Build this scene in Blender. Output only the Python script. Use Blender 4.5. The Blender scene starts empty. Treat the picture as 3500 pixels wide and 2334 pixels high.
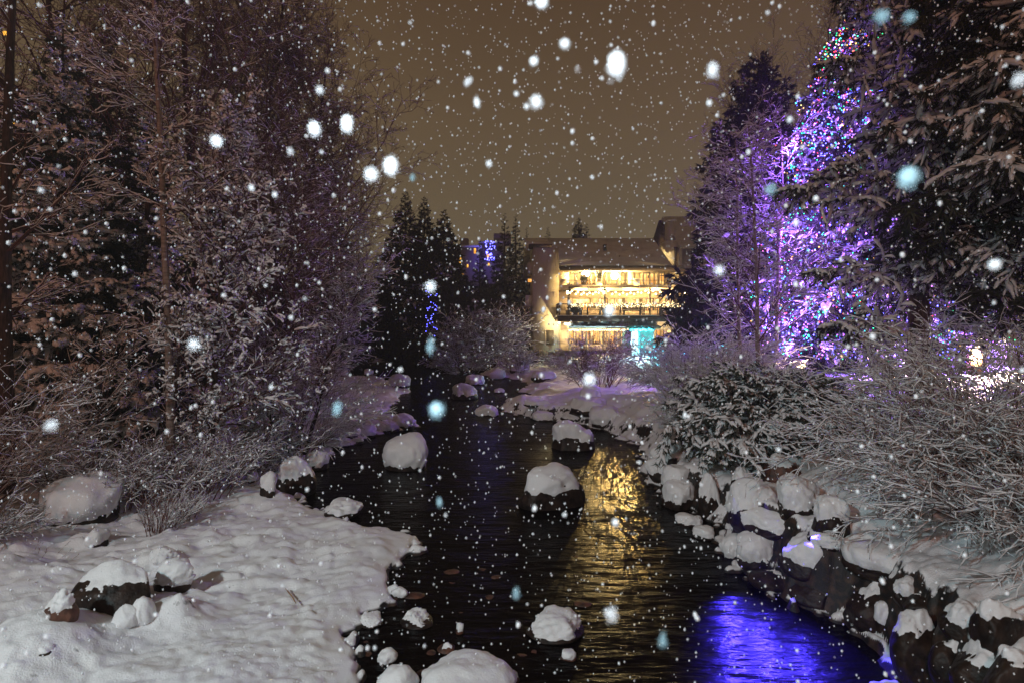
import bpy, math, random
import numpy as np
from mathutils import Vector
R = math.radians
scene = bpy.context.scene
col = scene.collection
rs = np.random.RandomState(7)
random.seed(7)

# ------------------------------------------------------------------ camera
EYE = 4.0; F = 1750.0; CX = 1750.0; HY = 1120.0
cam = bpy.data.cameras.new('camera'); cam_o = bpy.data.objects.new('camera', cam); col.objects.link(cam_o)
cam.lens = 18; cam.sensor_width = 36; cam.shift_y = -47/3500.0
cam.clip_start = 0.05; cam.clip_end = 4000
cam_o.location = (0, 0, EYE); cam_o.rotation_euler = (R(90), 0, 0)
cam.dof.use_dof = True; cam.dof.focus_distance = 14; cam.dof.aperture_fstop = 1.6
scene.camera = cam_o

# ------------------------------------------------------------------ world: brown snowy night sky lit by the town
world = bpy.data.worlds.new('World'); scene.world = world; world.use_nodes = True
nt = world.node_tree; nt.nodes.clear()
out = nt.nodes.new('ShaderNodeOutputWorld'); bg = nt.nodes.new('ShaderNodeBackground')
tc = nt.nodes.new('ShaderNodeTexCoord'); sp = nt.nodes.new('ShaderNodeSeparateXYZ')
rp = nt.nodes.new('ShaderNodeValToRGB')
nt.links.new(tc.outputs['Generated'], sp.inputs[0]); nt.links.new(sp.outputs['Z'], rp.inputs[0])
e = rp.color_ramp.elements
e[0].position = 0.0; e[0].color = (.118, .088, .056, 1)
e[1].position = .62; e[1].color = (.074, .040, .019, 1)
m = e.new(.16); m.color = (.145, .110, .064, 1)
m = e.new(.38); m.color = (.120, .080, .043, 1)
nz = nt.nodes.new('ShaderNodeTexNoise'); nz.inputs['Scale'].default_value = 2.2; nz.inputs['Detail'].default_value = 3
mr = nt.nodes.new('ShaderNodeMapRange'); mr.inputs[3].default_value = .86; mr.inputs[4].default_value = 1.1
nt.links.new(tc.outputs['Generated'], nz.inputs[0]); nt.links.new(nz.outputs['Fac'], mr.inputs[0])
nt.links.new(rp.outputs[0], bg.inputs[0]); nt.links.new(mr.outputs[0], bg.inputs[1]); nt.links.new(bg.outputs[0], out.inputs[0])

# ------------------------------------------------------------------ render look
scene.view_settings.view_transform = 'Standard'; scene.view_settings.look = 'None'
scene.view_settings.exposure = 0.0; scene.view_settings.gamma = 1.0
scene.cycles.use_denoising = True
scene.cycles.sample_clamp_indirect = 2.0
scene.cycles.max_bounces = 4; scene.cycles.diffuse_bounces = 2; scene.cycles.glossy_bounces = 2
scene.cycles.transparent_max_bounces = 8; scene.cycles.volume_bounces = 0
scene.cycles.use_light_tree = True

# ------------------------------------------------------------------ lights
def plight(name, loc, power, color, size=0.0, kind='POINT', aim=None, spot=60, blend=.5):
    l = bpy.data.lights.new(name, kind); l.energy = power; l.color = color; l.shadow_soft_size = size
    o = bpy.data.objects.new(name, l); col.objects.link(o); o.location = loc
    if kind == 'SPOT':
        l.spot_size = R(spot); l.spot_blend = blend
    if aim is not None:
        o.rotation_euler = (Vector(aim)-Vector(loc)).to_track_quat('-Z', 'Y').to_euler()
    return o
plight('bridge_street_lamp', (-8.5, -4, 9.5), 4700, (.68, .94, 1.0), .35, 'SPOT', (.8, 8.5, 0), 78, 1.0)
plight('warm_tree_fill', (-14, -22, 22), 8500, (1.0, .44, .30), .5)  # added fill with no known lamp behind it, reddens the left trees
plight('camera_flash', (-.15, 0.05, EYE+.3), 80, (.80, .93, 1.0), 0.0)

# ------------------------------------------------------------------ helpers: picture <-> place
def P(px, py, Y): return np.array(((px-CX)/F*Y, Y, EYE-(py-HY)/F*Y))

# ---- numpy noise
_perm = np.random.RandomState(3).permutation(4096)
_grad = np.random.RandomState(4).rand(4096)*2-1
def vnoise(x, y, seed=0):
    xi = np.floor(x).astype(np.int64); yi = np.floor(y).astype(np.int64)
    fx = x-xi; fy = y-yi
    fx = fx*fx*fx*(fx*(fx*6-15)+10); fy = fy*fy*fy*(fy*(fy*6-15)+10)
    def h(a, b): return _grad[(_perm[(a+seed*57) & 4095] + b*131 + seed*17) & 4095]
    return (h(xi, yi)*(1-fx)+h(xi+1, yi)*fx)*(1-fy)+(h(xi, yi+1)*(1-fx)+h(xi+1, yi+1)*fx)*fy
def fbm(x, y, seed=0, o=3):
    s = 0; a = 1; t = 0
    for k in range(o):
        s = s+a*vnoise(x*2**k+k*13.7, y*2**k+k*7.1, seed+k); t += a; a *= .5
    return s/t
def sstep(a, b, x):
    t = np.clip((x-a)/(b-a), 0, 1); return t*t*(3-2*t)

# ---- river outline, from where its banks meet the water
RIV = [(1228,2334),(1180,2177),(1268,2112),(1347,2059),(1345,1957),(1398,1891),(1391,1845),(1319,1819),(1212,1800),(1103,1760),
       (1020,1735),(985,1690),(1000,1620),(1090,1590),(1140,1540),(1265,1492),(1422,1456),(1310,1420),(1350,1377),(1400,1328),(1290,1292),
       (1100,1284),(900,1280),(700,1276),(700,1232),(1042,1219),(1265,1214),(1489,1221),(1623,1236),(1712,1252),(1640,1283),(1757,1294),
       (1816,1310),(1772,1340),(1840,1352),(1720,1392),(1712,1408),(1861,1436),(2010,1452),(2144,1507),(2190,1530),(2190,1575),(2215,1625),
       (2245,1680),(2270,1722),(2398,1765),(2480,1790),(2469,1890),(2520,1945),(2618,1970),(2695,2040),(2874,2135),(2993,2218),(3060,2334),
       (3300,2900),(3300,6000),(1500,6000),(1300,2700)]
RV = np.array([((px-CX)/F*(EYE*F/(py-HY)), EYE*F/(py-HY)) for px, py in RIV])
RV = np.vstack([RV, ])
def river_sd(x, y):
    """signed distance to the river edge: negative in the water"""
    shp = x.shape; x = x.ravel(); y = y.ravel()
    d2 = np.full(x.shape, 1e9); ins = np.zeros(x.shape, bool)
    n = len(RV)
    for i in range(n):
        ax, ay = RV[i]; bx, by = RV[(i+1) % n]
        ex, ey = bx-ax, by-ay; L = ex*ex+ey*ey
        t = np.clip(((x-ax)*ex+(y-ay)*ey)/L, 0, 1)
        d2 = np.minimum(d2, (x-ax-t*ex)**2+(y-ay-t*ey)**2)
        if ay != by:
            c = ((ay > y) != (by > y)) & (x < (bx-ax)*(y-ay)/(by-ay)+ax)
            ins ^= c
    d = np.sqrt(d2)
    return np.where(ins, -d, d).reshape(shp)
def _m(px, py, r, h, pw=2):
    Y = EYE*F/(py-HY)*(1-.08*1); return ((px-CX)/F*Y, Y, r, h, pw)
MOUNDS = [_m(120,2260,.62,.42,2.4), _m(612,2110,.26,.36,1.1), _m(220,2010,.30,.10), _m(600,2060,.5,.10), _m(390,2090,.7,.14), _m(90,2090,.5,.10), _m(560,1915,.35,.12), _m(330,1860,.4,.14),
          _m(290,1780,.8,.22), _m(180,1640,1.0,.25), _m(880,1700,.5,.15), _m(1000,1690,.7,.12), _m(1160,1775,.4,.1), _m(60,1900,.5,.18), _m(20,2000,.4,.14), _m(760,2290,.5,.08), _m(450,2290,.4,.09), _m(900,2120,.3,.05)]
CYs = np.array([0, 5.8, 8, 10, 12, 16, 20, 25, 32, 40, 60, 75, 90]); CXs = np.array([1.0, 1.2, 1.6, 1.4, .6, -.2, -1.2, -1.6, -4, -10, -18, -22, -22])
def H0(x, y, detail=True):
    x = np.asarray(x, float); y = np.asarray(y, float)
    d = river_sd(x, y)
    near = np.exp(-y/30)
    d = d + fbm(x*1.6, y*1.6, 5, 3)*(.16+.012*np.clip(y, 0, 60)) + fbm(x*6, y*6, 9, 2)*.045
    right = x > np.interp(y, CYs, CXs)
    led = sstep(-.02, .10, d)*.10 + sstep(.05, .6, d)*.07
    dd = np.clip(d, 0, None)
    hl = .055*dd + .45*sstep(3.0, 9, dd)
    hl = np.minimum(hl, 1.3+.01*dd)
    k = sstep(20, 30, y); hrn = np.interp(y, [5, 9, 14, 25], [1.0, .75, .5, .35])*sstep(0, .55, dd)+.45*sstep(.4, 2.2, dd)+.07*dd; hrf = .15*sstep(0, 1.5, dd)+.085*dd
    hr = np.minimum(hrn*(1-k)+hrf*k, 2.0+.0*dd)
    h = led + np.where(right, hr, hl)
    far = sstep(74, 110, y)
    h = h + far*(2.0+(np.clip(y, 74, 600)-74)*.03)
    h = np.where(d < 0, -.45*sstep(0, .8, -d)-.02+0*led+led, h)
    for mx, my, mr, mh, pw in MOUNDS:
        q = np.hypot((x-mx), (y-my)*1.15)/mr
        h = h+mh*np.exp(-q**pw)*sstep(0, .3, d)
    if detail:
        land = sstep(.05, .5, d)
        amp = land*np.exp(-np.clip(y-5, 0, 100)/16)
        # wind and stones under the snow: long low humps
        a = .45; u = x*math.cos(a)+y*math.sin(a); v = -x*math.sin(a)+y*math.cos(a)
        wx = fbm(x*.9, y*.9, 31, 2)*.8
        b1 = vnoise(u*2.5+wx, v*5.0+wx, 11); b2 = vnoise(u*4.6-wx, v*8.6, 12); b3 = vnoise(u*11, v*17, 14)
        mod = .35+.65*sstep(-.35, .25, fbm(x*.5, y*.5, 33, 2))
        h = h+amp*(.055*b1*mod+.075*np.maximum(b2, -.15)*mod+.016*b3)
        h = h+land*.11*fbm(x*.55, y*.55, 20, 3)*(1+.03*y)
        gravel = sstep(-.6, -.05, d)*(1-sstep(-.02, .05, d))
        h = h+gravel*np.maximum(0, vnoise(x*7, y*7, 40))*.30*np.exp(-y/25)
    return h
def hz(x, y): return float(H0(np.array([x]), np.array([y]))[0])
def ground(px, py):
    """where the sight line of a point of the photo meets the ground or the water"""
    Y = np.geomspace(3.5, 300, 900)
    x = (px-CX)/F*Y; z = EYE-(py-HY)/F*Y
    g = np.maximum(H0(x, Y), 0)
    i = np.argmax(z <= g)
    if not (z <= g).any(): i = len(Y)-1
    return np.array((x[i], Y[i], g[i]))

# ------------------------------------------------------------------ materials
def mat(name, color, rough=.7, color2=None, scale=5, bump=0, bscale=30, metal=0, emit=None, es=0, detail=4, sample=True, ior=None, stretch=None):
    m = bpy.data.materials.new(name); m.use_nodes = True
    t = m.node_tree; b = t.nodes['Principled BSDF']
    b.inputs['Base Color'].default_value = (*color, 1); b.inputs['Roughness'].default_value = rough; b.inputs['Metallic'].default_value = metal
    if ior: b.inputs['IOR'].default_value = ior
    c = None
    if color2 or bump:
        c = t.nodes.new('ShaderNodeTexCoord').outputs['Object']
        if stretch:
            mp = t.nodes.new('ShaderNodeMapping'); mp.inputs['Scale'].default_value = stretch
            t.links.new(c, mp.inputs[0]); c = mp.outputs[0]
    if color2:
        n = t.nodes.new('ShaderNodeTexNoise'); n.inputs['Scale'].default_value = scale; n.inputs['Detail'].default_value = detail
        r = t.nodes.new('ShaderNodeValToRGB'); r.color_ramp.elements[0].position = .35; r.color_ramp.elements[1].position = .65
        r.color_ramp.elements[0].color = (*color, 1); r.color_ramp.elements[1].color = (*color2, 1)
        t.links.new(c, n.inputs[0]); t.links.new(n.outputs['Fac'], r.inputs[0]); t.links.new(r.outputs[0], b.inputs['Base Color'])
    if bump:
        n = t.nodes.new('ShaderNodeTexNoise'); n.inputs['Scale'].default_value = bscale; n.inputs['Detail'].default_value = 5
        bu = t.nodes.new('ShaderNodeBump'); bu.inputs['Strength'].default_value = bump; bu.inputs['Distance'].default_value = .02
        t.links.new(c, n.inputs[0]); t.links.new(n.outputs['Fac'], bu.inputs['Height']); t.links.new(bu.outputs[0], b.inputs['Normal'])
    if emit:
        b.inputs['Emission Color'].default_value = (*emit, 1); b.inputs['Emission Strength'].default_value = es
        if not sample: m.cycles.emission_sampling = 'NONE'
    return m
M = {}
M['snow'] = mat('snow', (.80, .80, .81), .65, (.74, .74, .76), 3, .35, 40)
M['twig_snow'] = mat('twig_snow', (.74, .74, .76), .7)
M['rock'] = mat('rock', (.008, .005, .004), .5, (.035, .020, .014), 7, .9, 14)
M['rock'].node_tree.nodes['Principled BSDF'].inputs['Specular IOR Level'].default_value = .25
M['red_rock'] = mat('red_rock', (.025, .010, .006), .6, (.12, .045, .025), 9, .9, 16)
M['bark'] = mat('bark', (.030, .017, .013), .85, (.07, .042, .032), 6, .6, 25, stretch=(6, 6, 1))
M['pale_bark'] = mat('pale_bark', (.16, .12, .10), .8, (.30, .24, .21), 5, .4, 20, stretch=(1, 1, 5))
M['twig'] = mat('twig', (.085, .034, .026), .8)
M['red_twig'] = mat('red_twig', (.13, .050, .038), .8)
M['needle'] = mat('needle', (.020, .026, .018), .7, (.045, .050, .028), 1.5)
M['far_needle'] = mat('far_needle', (.014, .013, .009), .8, (.032, .026, .017), .8)
M['stucco'] = mat('stucco', (.50, .44, .30), .9, (.50, .43, .30), .6, .2, 30)
M['balcony_stucco'] = mat('balcony_stucco', (.62, .50, .36), .9, (.68, .56, .42), 1.0, .1, 30)
M['pale_stucco'] = mat('pale_stucco', (.58, .54, .48), .9, (.52, .48, .42), .7)
M['dark_wood'] = mat('dark_wood', (.045, .030, .022), .7, (.08, .05, .035), 4)
M['wood'] = mat('wood', (.22, .12, .06), .7, (.32, .18, .09), 5, stretch=(1, 1, 6))
M['cream_frame'] = mat('cream_frame', (.55, .45, .30), .7)
M['metal'] = mat('metal', (.18, .18, .18), .4, metal=.8)
M['teal_cloth'] = mat('teal_cloth', (.03, .30, .33), .6, (.05, .42, .42), 3)
M['door'] = mat('door', (.05, .04, .03), .6)
M['mauve_wall'] = mat('mauve_wall', (.20, .15, .17), .9, (.26, .2, .2), .3)

def glow(name, c, s, c2=None, scale=1.2, sample=True):
    m = bpy.data.materials.new(name); m.use_nodes = True; t = m.node_tree; t.nodes.clear()
    o = t.nodes.new('ShaderNodeOutputMaterial'); em = t.nodes.new('ShaderNodeEmission')
    em.inputs[0].default_value = (*c, 1); em.inputs[1].default_value = s; t.links.new(em.outputs[0], o.inputs[0])
    if c2:
        tc = t.nodes.new('ShaderNodeTexCoord'); n = t.nodes.new('ShaderNodeTexNoise'); n.inputs['Scale'].default_value = scale; n.inputs['Detail'].default_value = 4
        r = t.nodes.new('ShaderNodeValToRGB'); r.color_ramp.elements[0].position = .38; r.color_ramp.elements[1].position = .62
        r.color_ramp.elements[0].color = (*c2, 1); r.color_ramp.elements[1].color = (*c, 1)
        t.links.new(tc.outputs['Object'], n.inputs[0]); t.links.new(n.outputs['Fac'], r.inputs[0]); t.links.new(r.outputs[0], em.inputs[0])
    if not sample: m.cycles.emission_sampling = 'NONE'
    return m
M['room'] = glow('lit_room', (1.0, .62, .20), 1.9, (.65, .26, .05), 1.1, False)
M['room_bright'] = glow('lit_room_bright', (1.0, .74, .32), 2.6, (.55, .22, .04), 1.0, False)
M['flood'] = glow('floodlight', (1.0, .80, .35), 120, sample=False)
M['bulb'] = glow('festoon_bulb', (1.0, .78, .40), 14, sample=False)
M['fairy'] = glow('fairy_light', (1.0, .80, .42), 5, sample=False)
M['far_window'] = glow('far_window', (1.0, .50, .07), 2.2, (.5, .2, .02), .9, sample=False)
M['white_glow'] = glow('white_lit_panel', (.80, .97, 1.0), 4.0, (.25, .80, .85), 1.4, False)
M['teal_glow'] = glow('teal_lit_panel', (.10, .62, .58), 1.3, (.05, .40, .42), 1.6, False)
for n_, c_, s_ in (('blue', (.10, .10, 1.0), 14), ('violet', (.5, .14, 1.0), 12), ('green', (.04, 1.0, .40), 5), ('red', (1.0, .05, .10), 6),
                   ('gold', (1.0, .55, .10), 6), ('pink', (1.0, .3, .8), 6), ('teal', (.05, .85, 1.0), 8)):
    M['led_'+n_] = glow('led_'+n_, c_, s_, sample=False)

# snow ground: snow on top, wet gravel where the sheet dips to the river bed
def ground_mat():
    m = mat('snow_ground', (.80, .80, .81), .62, (.75, .75, .78), 1.5, .45, 55)
    t = m.node_tree; b = t.nodes['Principled BSDF']
    old = b.inputs['Base Color'].links[0].from_socket
    g = t.nodes.new('ShaderNodeNewGeometry'); s = t.nodes.new('ShaderNodeSeparateXYZ'); t.links.new(g.outputs['Position'], s.inputs[0])
    mr = t.nodes.new('ShaderNodeMapRange'); mr.inputs[1].default_value = .028; mr.inputs[2].default_value = .05
    t.links.new(s.outputs['Z'], mr.inputs[0])
    s2 = t.nodes.new('ShaderNodeSeparateXYZ'); t.links.new(g.outputs['Normal'], s2.inputs[0])
    nn = t.nodes.new('ShaderNodeTexNoise'); nn.inputs['Scale'].default_value = 7; nn.inputs['Detail'].default_value = 6; t.links.new(g.outputs['Position'], nn.inputs[0])
    ad = t.nodes.new('ShaderNodeMath'); ad.operation = 'MULTIPLY_ADD'; ad.inputs[1].default_value = .55; t.links.new(nn.outputs['Fac'], ad.inputs[0]); t.links.new(s2.outputs['Z'], ad.inputs[2])
    m2 = t.nodes.new('ShaderNodeMapRange'); m2.inputs[1].default_value = .80; m2.inputs[2].default_value = .88; t.links.new(ad.outputs[0], m2.inputs[0])
    mm = t.nodes.new('ShaderNodeMath'); mm.operation = 'MULTIPLY'; t.links.new(mr.outputs[0], mm.inputs[0]); t.links.new(m2.outputs[0], mm.inputs[1]); mr = mm
    mx = t.nodes.new('ShaderNodeMix'); mx.data_type = 'RGBA'
    n = t.nodes.new('ShaderNodeTexNoise'); n.inputs['Scale'].default_value = 9; t.links.new(g.outputs['Position'], n.inputs[0])
    r = t.nodes.new('ShaderNodeValToRGB'); r.color_ramp.elements[0].color = (.006, .005, .004, 1); r.color_ramp.elements[1].color = (.055, .027, .016, 1)
    r.color_ramp.elements[0].position = .45; r.color_ramp.elements[1].position = .7
    t.links.new(n.outputs['Fac'], r.inputs[0])
    t.links.new(mr.outputs[0], mx.inputs[0]); t.links.new(r.outputs[0], mx.inputs[6]); t.links.new(old, mx.inputs[7])
    t.links.new(mx.outputs[2], b.inputs['Base Color'])
    return m
M['ground'] = ground_mat()
def water_mat():
    m = bpy.data.materials.new('river_water'); m.use_nodes = True; t = m.node_tree; t.nodes.clear()
    o = t.nodes.new('ShaderNodeOutputMaterial')
    b = t.nodes.new('ShaderNodeBsdfPrincipled')
    b.inputs['Base Color'].default_value = (.004, .0025, .0025, 1); b.inputs['Roughness'].default_value = .27; b.inputs['IOR'].default_value = 1.24
    tr = t.nodes.new('ShaderNodeBsdfTransparent'); tr.inputs[0].default_value = (.24, .15, .11, 1)
    mx = t.nodes.new('ShaderNodeMixShader'); mx.inputs[0].default_value = .62
    tc = t.nodes.new('ShaderNodeTexCoord')
    def layer(sc, s, dist, seed):
        mp = t.nodes.new('ShaderNodeMapping'); mp.inputs['Scale'].default_value = sc; mp.inputs['Location'].default_value = (seed, seed, 0)
        mp.inputs['Rotation'].default_value = (0, 0, R(8))
        n = t.nodes.new('ShaderNodeTexNoise'); n.inputs['Scale'].default_value = 1; n.inputs['Detail'].default_value = 3
        t.links.new(tc.outputs['Object'], mp.inputs[0]); t.links.new(mp.outputs[0], n.inputs[0])
        bu = t.nodes.new('ShaderNodeBump'); bu.inputs['Strength'].default_value = s; bu.inputs['Distance'].default_value = dist
        t.links.new(n.outputs['Fac'], bu.inputs['Height']); return bu
    b1 = layer((1.6, 7, 1), 1.0, .030, 3); b2 = layer((6, 20, 1), .9, .008, 9); b3 = layer((.5, 1.3, 1), 1.0, .08, 1)
    t.links.new(b1.outputs[0], b2.inputs['Normal']); t.links.new(b3.outputs[0], b1.inputs['Normal'])
    t.links.new(b2.outputs[0], b.inputs['Normal'])
    t.links.new(tr.outputs[0], mx.inputs[1]); t.links.new(b.outputs[0], mx.inputs[2]); t.links.new(mx.outputs[0], o.inputs[0])
    return m
M['water'] = water_mat()

# ------------------------------------------------------------------ mesh helpers
def mk(name, V, F, mats, parent=None, midx=None, smooth=False):
    """V (n,3); F: list of int arrays (k,3) or (k,4)"""
    me = bpy.data.meshes.new(name)
    V = np.ascontiguousarray(V, dtype=np.float32)
    F = [np.asarray(f) for f in F if len(f)]
    nf = sum(len(f) for f in F); nl = sum(f.size for f in F)
    me.vertices.add(len(V)); me.vertices.foreach_set('co', V.ravel())
    me.loops.add(nl); me.polygons.add(nf)
    me.loops.foreach_set('vertex_index', np.concatenate([f.ravel() for f in F]).astype(np.int32))
    tot = np.concatenate([np.full(len(f), f.shape[1]) for f in F]).astype(np.int32)
    me.polygons.foreach_set('loop_start', np.concatenate([[0], np.cumsum(tot)[:-1]]).astype(np.int32))
    me.polygons.foreach_set('loop_total', tot)
    if not isinstance(mats, (list, tuple)): mats = [mats]
    for m in mats: me.materials.append(m)
    if midx is not None: me.polygons.foreach_set('material_index', np.asarray(midx, dtype=np.int32))
    if smooth: me.polygons.foreach_set('use_smooth', np.ones(nf, bool))
    me.update(calc_edges=True)
    o = bpy.data.objects.new(name, me); col.objects.link(o)
    if parent is not None: o.parent = parent
    return o
class MB:
    """collects boxes, tubes and balls for one mesh"""
    def __init__(s): s.V = []; s.F = []; s.n = 0
    def add(s, V, F):
        V = np.asarray(V, float); s.V.append(V)
        for f in F:
            if len(f): s.F.append(np.asarray(f)+s.n)
        s.n += len(V); return s
    def box(s, x0, x1, y0, y1, z0, z1):
        V = [(x, y, z) for z in (z0, z1) for y in (y0, y1) for x in (x0, x1)]
        return s.add(V, [np.array([(0,2,3,1),(4,5,7,6),(0,1,5,4),(2,6,7,3),(0,4,6,2),(1,3,7,5)])])
    def prism(s, pts, a, b, axis=1):
        """polygon pts (two coords) extruded along axis from a to b"""
        n = len(pts); V = []
        for t in (a, b):
            for p in pts:
                q = list(p); q.insert(axis, t); V.append(q)
        s.add(V, [np.array([(i, (i+1) % n, n+(i+1) % n, n+i) for i in range(n)])])
        s.F.append(np.array([list(range(n))])+s.n-2*n); s.F.append(np.array([list(range(2*n-1, n-1, -1))])+s.n-2*n)
        return s
    def tube(s, pts, rad, S=8):
        pts = np.asarray(pts, float)[None]; rad = np.broadcast_to(np.asarray(rad, float), (pts.shape[1],))[None]
        V, F = tubes(pts, rad, S); return s.add(V, [F])
    def ball(s, c, r, k=1, sq=(1, 1, 1)):
        V, F = ICO[k]; return s.add(V*r*np.array(sq)+np.asarray(c, float), [F])
    def build(s, name, m, parent=None, smooth=False):
        return mk(name, np.concatenate(s.V), s.F, m, parent, smooth=smooth)
def ico(sub):
    import bmesh
    bm = bmesh.new(); bmesh.ops.create_icosphere(bm, subdivisions=sub, radius=1)
    V = np.array([v.co[:] for v in bm.verts]); F_ = np.array([[v.index for v in f.verts] for f in bm.faces]); bm.free(); return V, F_
ICO = {k: ico(k) for k in (1, 2, 3, 4, 5)}
def unit(v): return v/np.maximum(np.linalg.norm(v, axis=-1, keepdims=True), 1e-9)
def tubes(Pp, Rr, S=3):
    n, K, _ = Pp.shape
    d = unit(Pp[:, -1]-Pp[:, 0]); ref = np.where(np.abs(d[:, 2:3]) > .9, np.array([[1., 0, 0]]), np.array([[0, 0, 1.]]))
    a = unit(np.cross(d, ref)); b = np.cross(d, a)
    th = np.arange(S)/S*2*math.pi+.5
    ring = a[:, None]*np.cos(th)[None, :, None]+b[:, None]*np.sin(th)[None, :, None]
    V = Pp[:, :, None]+ring[:, None]*Rr[:, :, None, None]
    i = np.arange(n)[:, None, None]*K*S; k = np.arange(K-1)[None, :, None]*S; s = np.arange(S)[None, None]; s2 = (s+1) % S
    F_ = np.stack([i+k+s, i+k+s2, i+k+S+s2, i+k+S+s], -1).reshape(-1, 4)
    return V.reshape(-1, 3), F_
def thing(name, label, cat, loc=(0, 0, 0), group=None):
    o = bpy.data.objects.new(name, None); col.objects.link(o); o.location = [float(v) for v in loc]
    o['label'] = label; o['category'] = cat; o.empty_display_size = .2
    if group: o['group'] = group
    return o
def tag(o, label, cat, group=None):
    o['label'] = label; o['category'] = cat
    if group: o['group'] = group
    return o
def struct(o): o['kind'] = 'structure'; return o
def dup(root, loc=None, label=None, rotz=None, scale=None):
    c = root.copy(); col.objects.link(c)
    if loc is not None: c.location = [float(v) for v in loc]
    if rotz is not None: c.rotation_euler = (0, 0, rotz)
    if scale is not None: c.scale = (scale,)*3 if not isinstance(scale, (tuple, list)) else scale
    if label: c['label'] = label
    for ch in root.children:
        d = ch.copy(); col.objects.link(d); d.parent = c
        for g in ch.children:
            f = g.copy(); col.objects.link(f); f.parent = d
    return c

# ------------------------------------------------------------------ ground and river
def build_ground():
    nu, ny = 760, 860
    u = np.concatenate([[-40, -12, -4, -2.2], np.linspace(-1.35, 1.35, nu-8), [2.2, 4, 12, 40]])
    Y = np.concatenate([np.geomspace(4.2, 130, ny-16), np.geomspace(150, 2500, 16)])
    U, YY = np.meshgrid(u, Y); X = U*YY
    Z = H0(X, YY)
    V = np.stack([X, YY, Z], -1).reshape(-1, 3)
    i = np.arange(ny-1)[:, None]*nu+np.arange(nu-1)[None]
    F_ = np.stack([i, i+1, i+1+nu, i+nu], -1).reshape(-1, 4)
    # strip under and behind the viewer
    xs = u*4.2; y2 = np.array([-400, -30, -5, 0.])
    X2, Y2 = np.meshgrid(xs, y2); Z2 = H0(X2, Y2, False)
    X2[0] *= 10
    V2 = np.stack([X2, Y2, Z2], -1).reshape(-1, 3); n0 = len(V)
    j = n0+np.arange(3)[:, None]*nu+np.arange(nu-1)[None]
    F2 = np.stack([j, j+1, j+1+nu, j+nu], -1).reshape(-1, 4)
    k = n0+3*nu+np.arange(nu-1); l = np.arange(nu-1)
    F3 = np.stack([k, k+1, l+1, l], -1)
    o = mk('ground', np.vstack([V, V2]), [F_, F2, F3], M['ground'], smooth=True); struct(o)
    w = MB().box(-160, 120, -60, 110, -.004, 0).V
    V = np.array([(-90, -60, 0), (60, -60, 0), (60, 110, 0), (-90, 110, 0)], float)
    o = mk('river', V, [np.array([(0, 1, 2, 3)])], M['water']); struct(o)
build_ground()

# ------------------------------------------------------------------ snow-capped rocks
def sph_noise(V, seed, f=1.3):
    r = np.random.RandomState(seed); s = np.zeros(len(V))
    for k in range(4):
        for j in range(3):
            d = r.randn(3); d /= np.linalg.norm(d); s += np.sin((V@d)*f*2**k*1.7+r.rand()*6.28)*.5**k
    return s/3
def rock(x0, x1, y0, y1, label, snow=.9, seed=1, group=None, red=False, flat=1.0, name='boulder', lean=0, base=None, thick=1.0, boxy=.0, deep=1.0):
    pxc = (x0+x1)/2
    g = base if base is not None else ground(pxc, y1)
    Yf = g[1]; w = (x1-x0)/F*Yf; dep = w*.42*deep
    Yc = Yf+dep*.75; zb = g[2]
    ztop = EYE-(y0-HY)/F*(Yc+dep*.15); h = max(ztop-zb, w*.14)
    xc = (pxc-CX)/F*Yc
    k = 5 if w/Yf > .04 else (4 if w/Yf > .02 else 3)
    V, F_ = ICO[k]
    V = V.copy(); n = sph_noise(V, seed); n2 = sph_noise(V, seed+50, 4)
    r = np.random.RandomState(seed)
    # knock off a few flat faces
    for q in range(7):
        d = r.randn(3); d[2] = abs(d[2])*.6; d /= np.linalg.norm(d); c = .72+r.rand()*.15
        t = V@d; V = V-np.maximum(t-c, 0)[:, None]*d*.85
    V = V*(1+.09*n+.016*n2)[:, None]
    V = V*(1+.007*sph_noise(V, seed+70, 11))[:, None]
    V[:, 0] += lean*V[:, 2]*.5
    up = V/np.linalg.norm(V, axis=1)[:, None]
    sc = np.array([w/2*1.02, dep, h*.86*flat/ max(V[:, 2].max(), .1)])
    body = V*sc; body[:, 2] += h*.10
    T = thing(name, label, 'boulder', (xc, Yc, zb), group)
    o = mk('rock', body, [F_], M['red_rock'] if red else M['rock'], T, smooth=True)
    n3 = sph_noise(V, seed+90, 14); nz_ = V[:, 2]/np.abs(V[:, 2]).max()+.16*n+.09*n2+.07*n3 - up[:, 1]*(-.0)
    thr = 1.02-snow*.95
    t = sstep(thr-.08, thr+.6, nz_)
    th = (1+.12*n2+.05*n3)*min(.16, .06+.10*w)*thick*(.6+.4*min(1, h/.4)) if h < .4 else (1+.12*n2+.05*n3)*min(.2, .07+.10*w)*thick
    cap = V*sc
    off = t*th - (1-sstep(thr-.14, thr-.0, nz_))*.04*w
    dirn = np.stack([up[:, 0]*.55, up[:, 1]*.55, np.maximum(up[:, 2], 0)*1.0+.15], 1)
    cap = cap+unit(dirn)*off[:, None]; cap[:, 2] += h*.10
    kk = sstep(thr-.14, thr, nz_) <= 0
    cap[kk] *= .93
    mk('snow_cap', cap, [F_], M['snow'], T, smooth=True)
    return T
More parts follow.
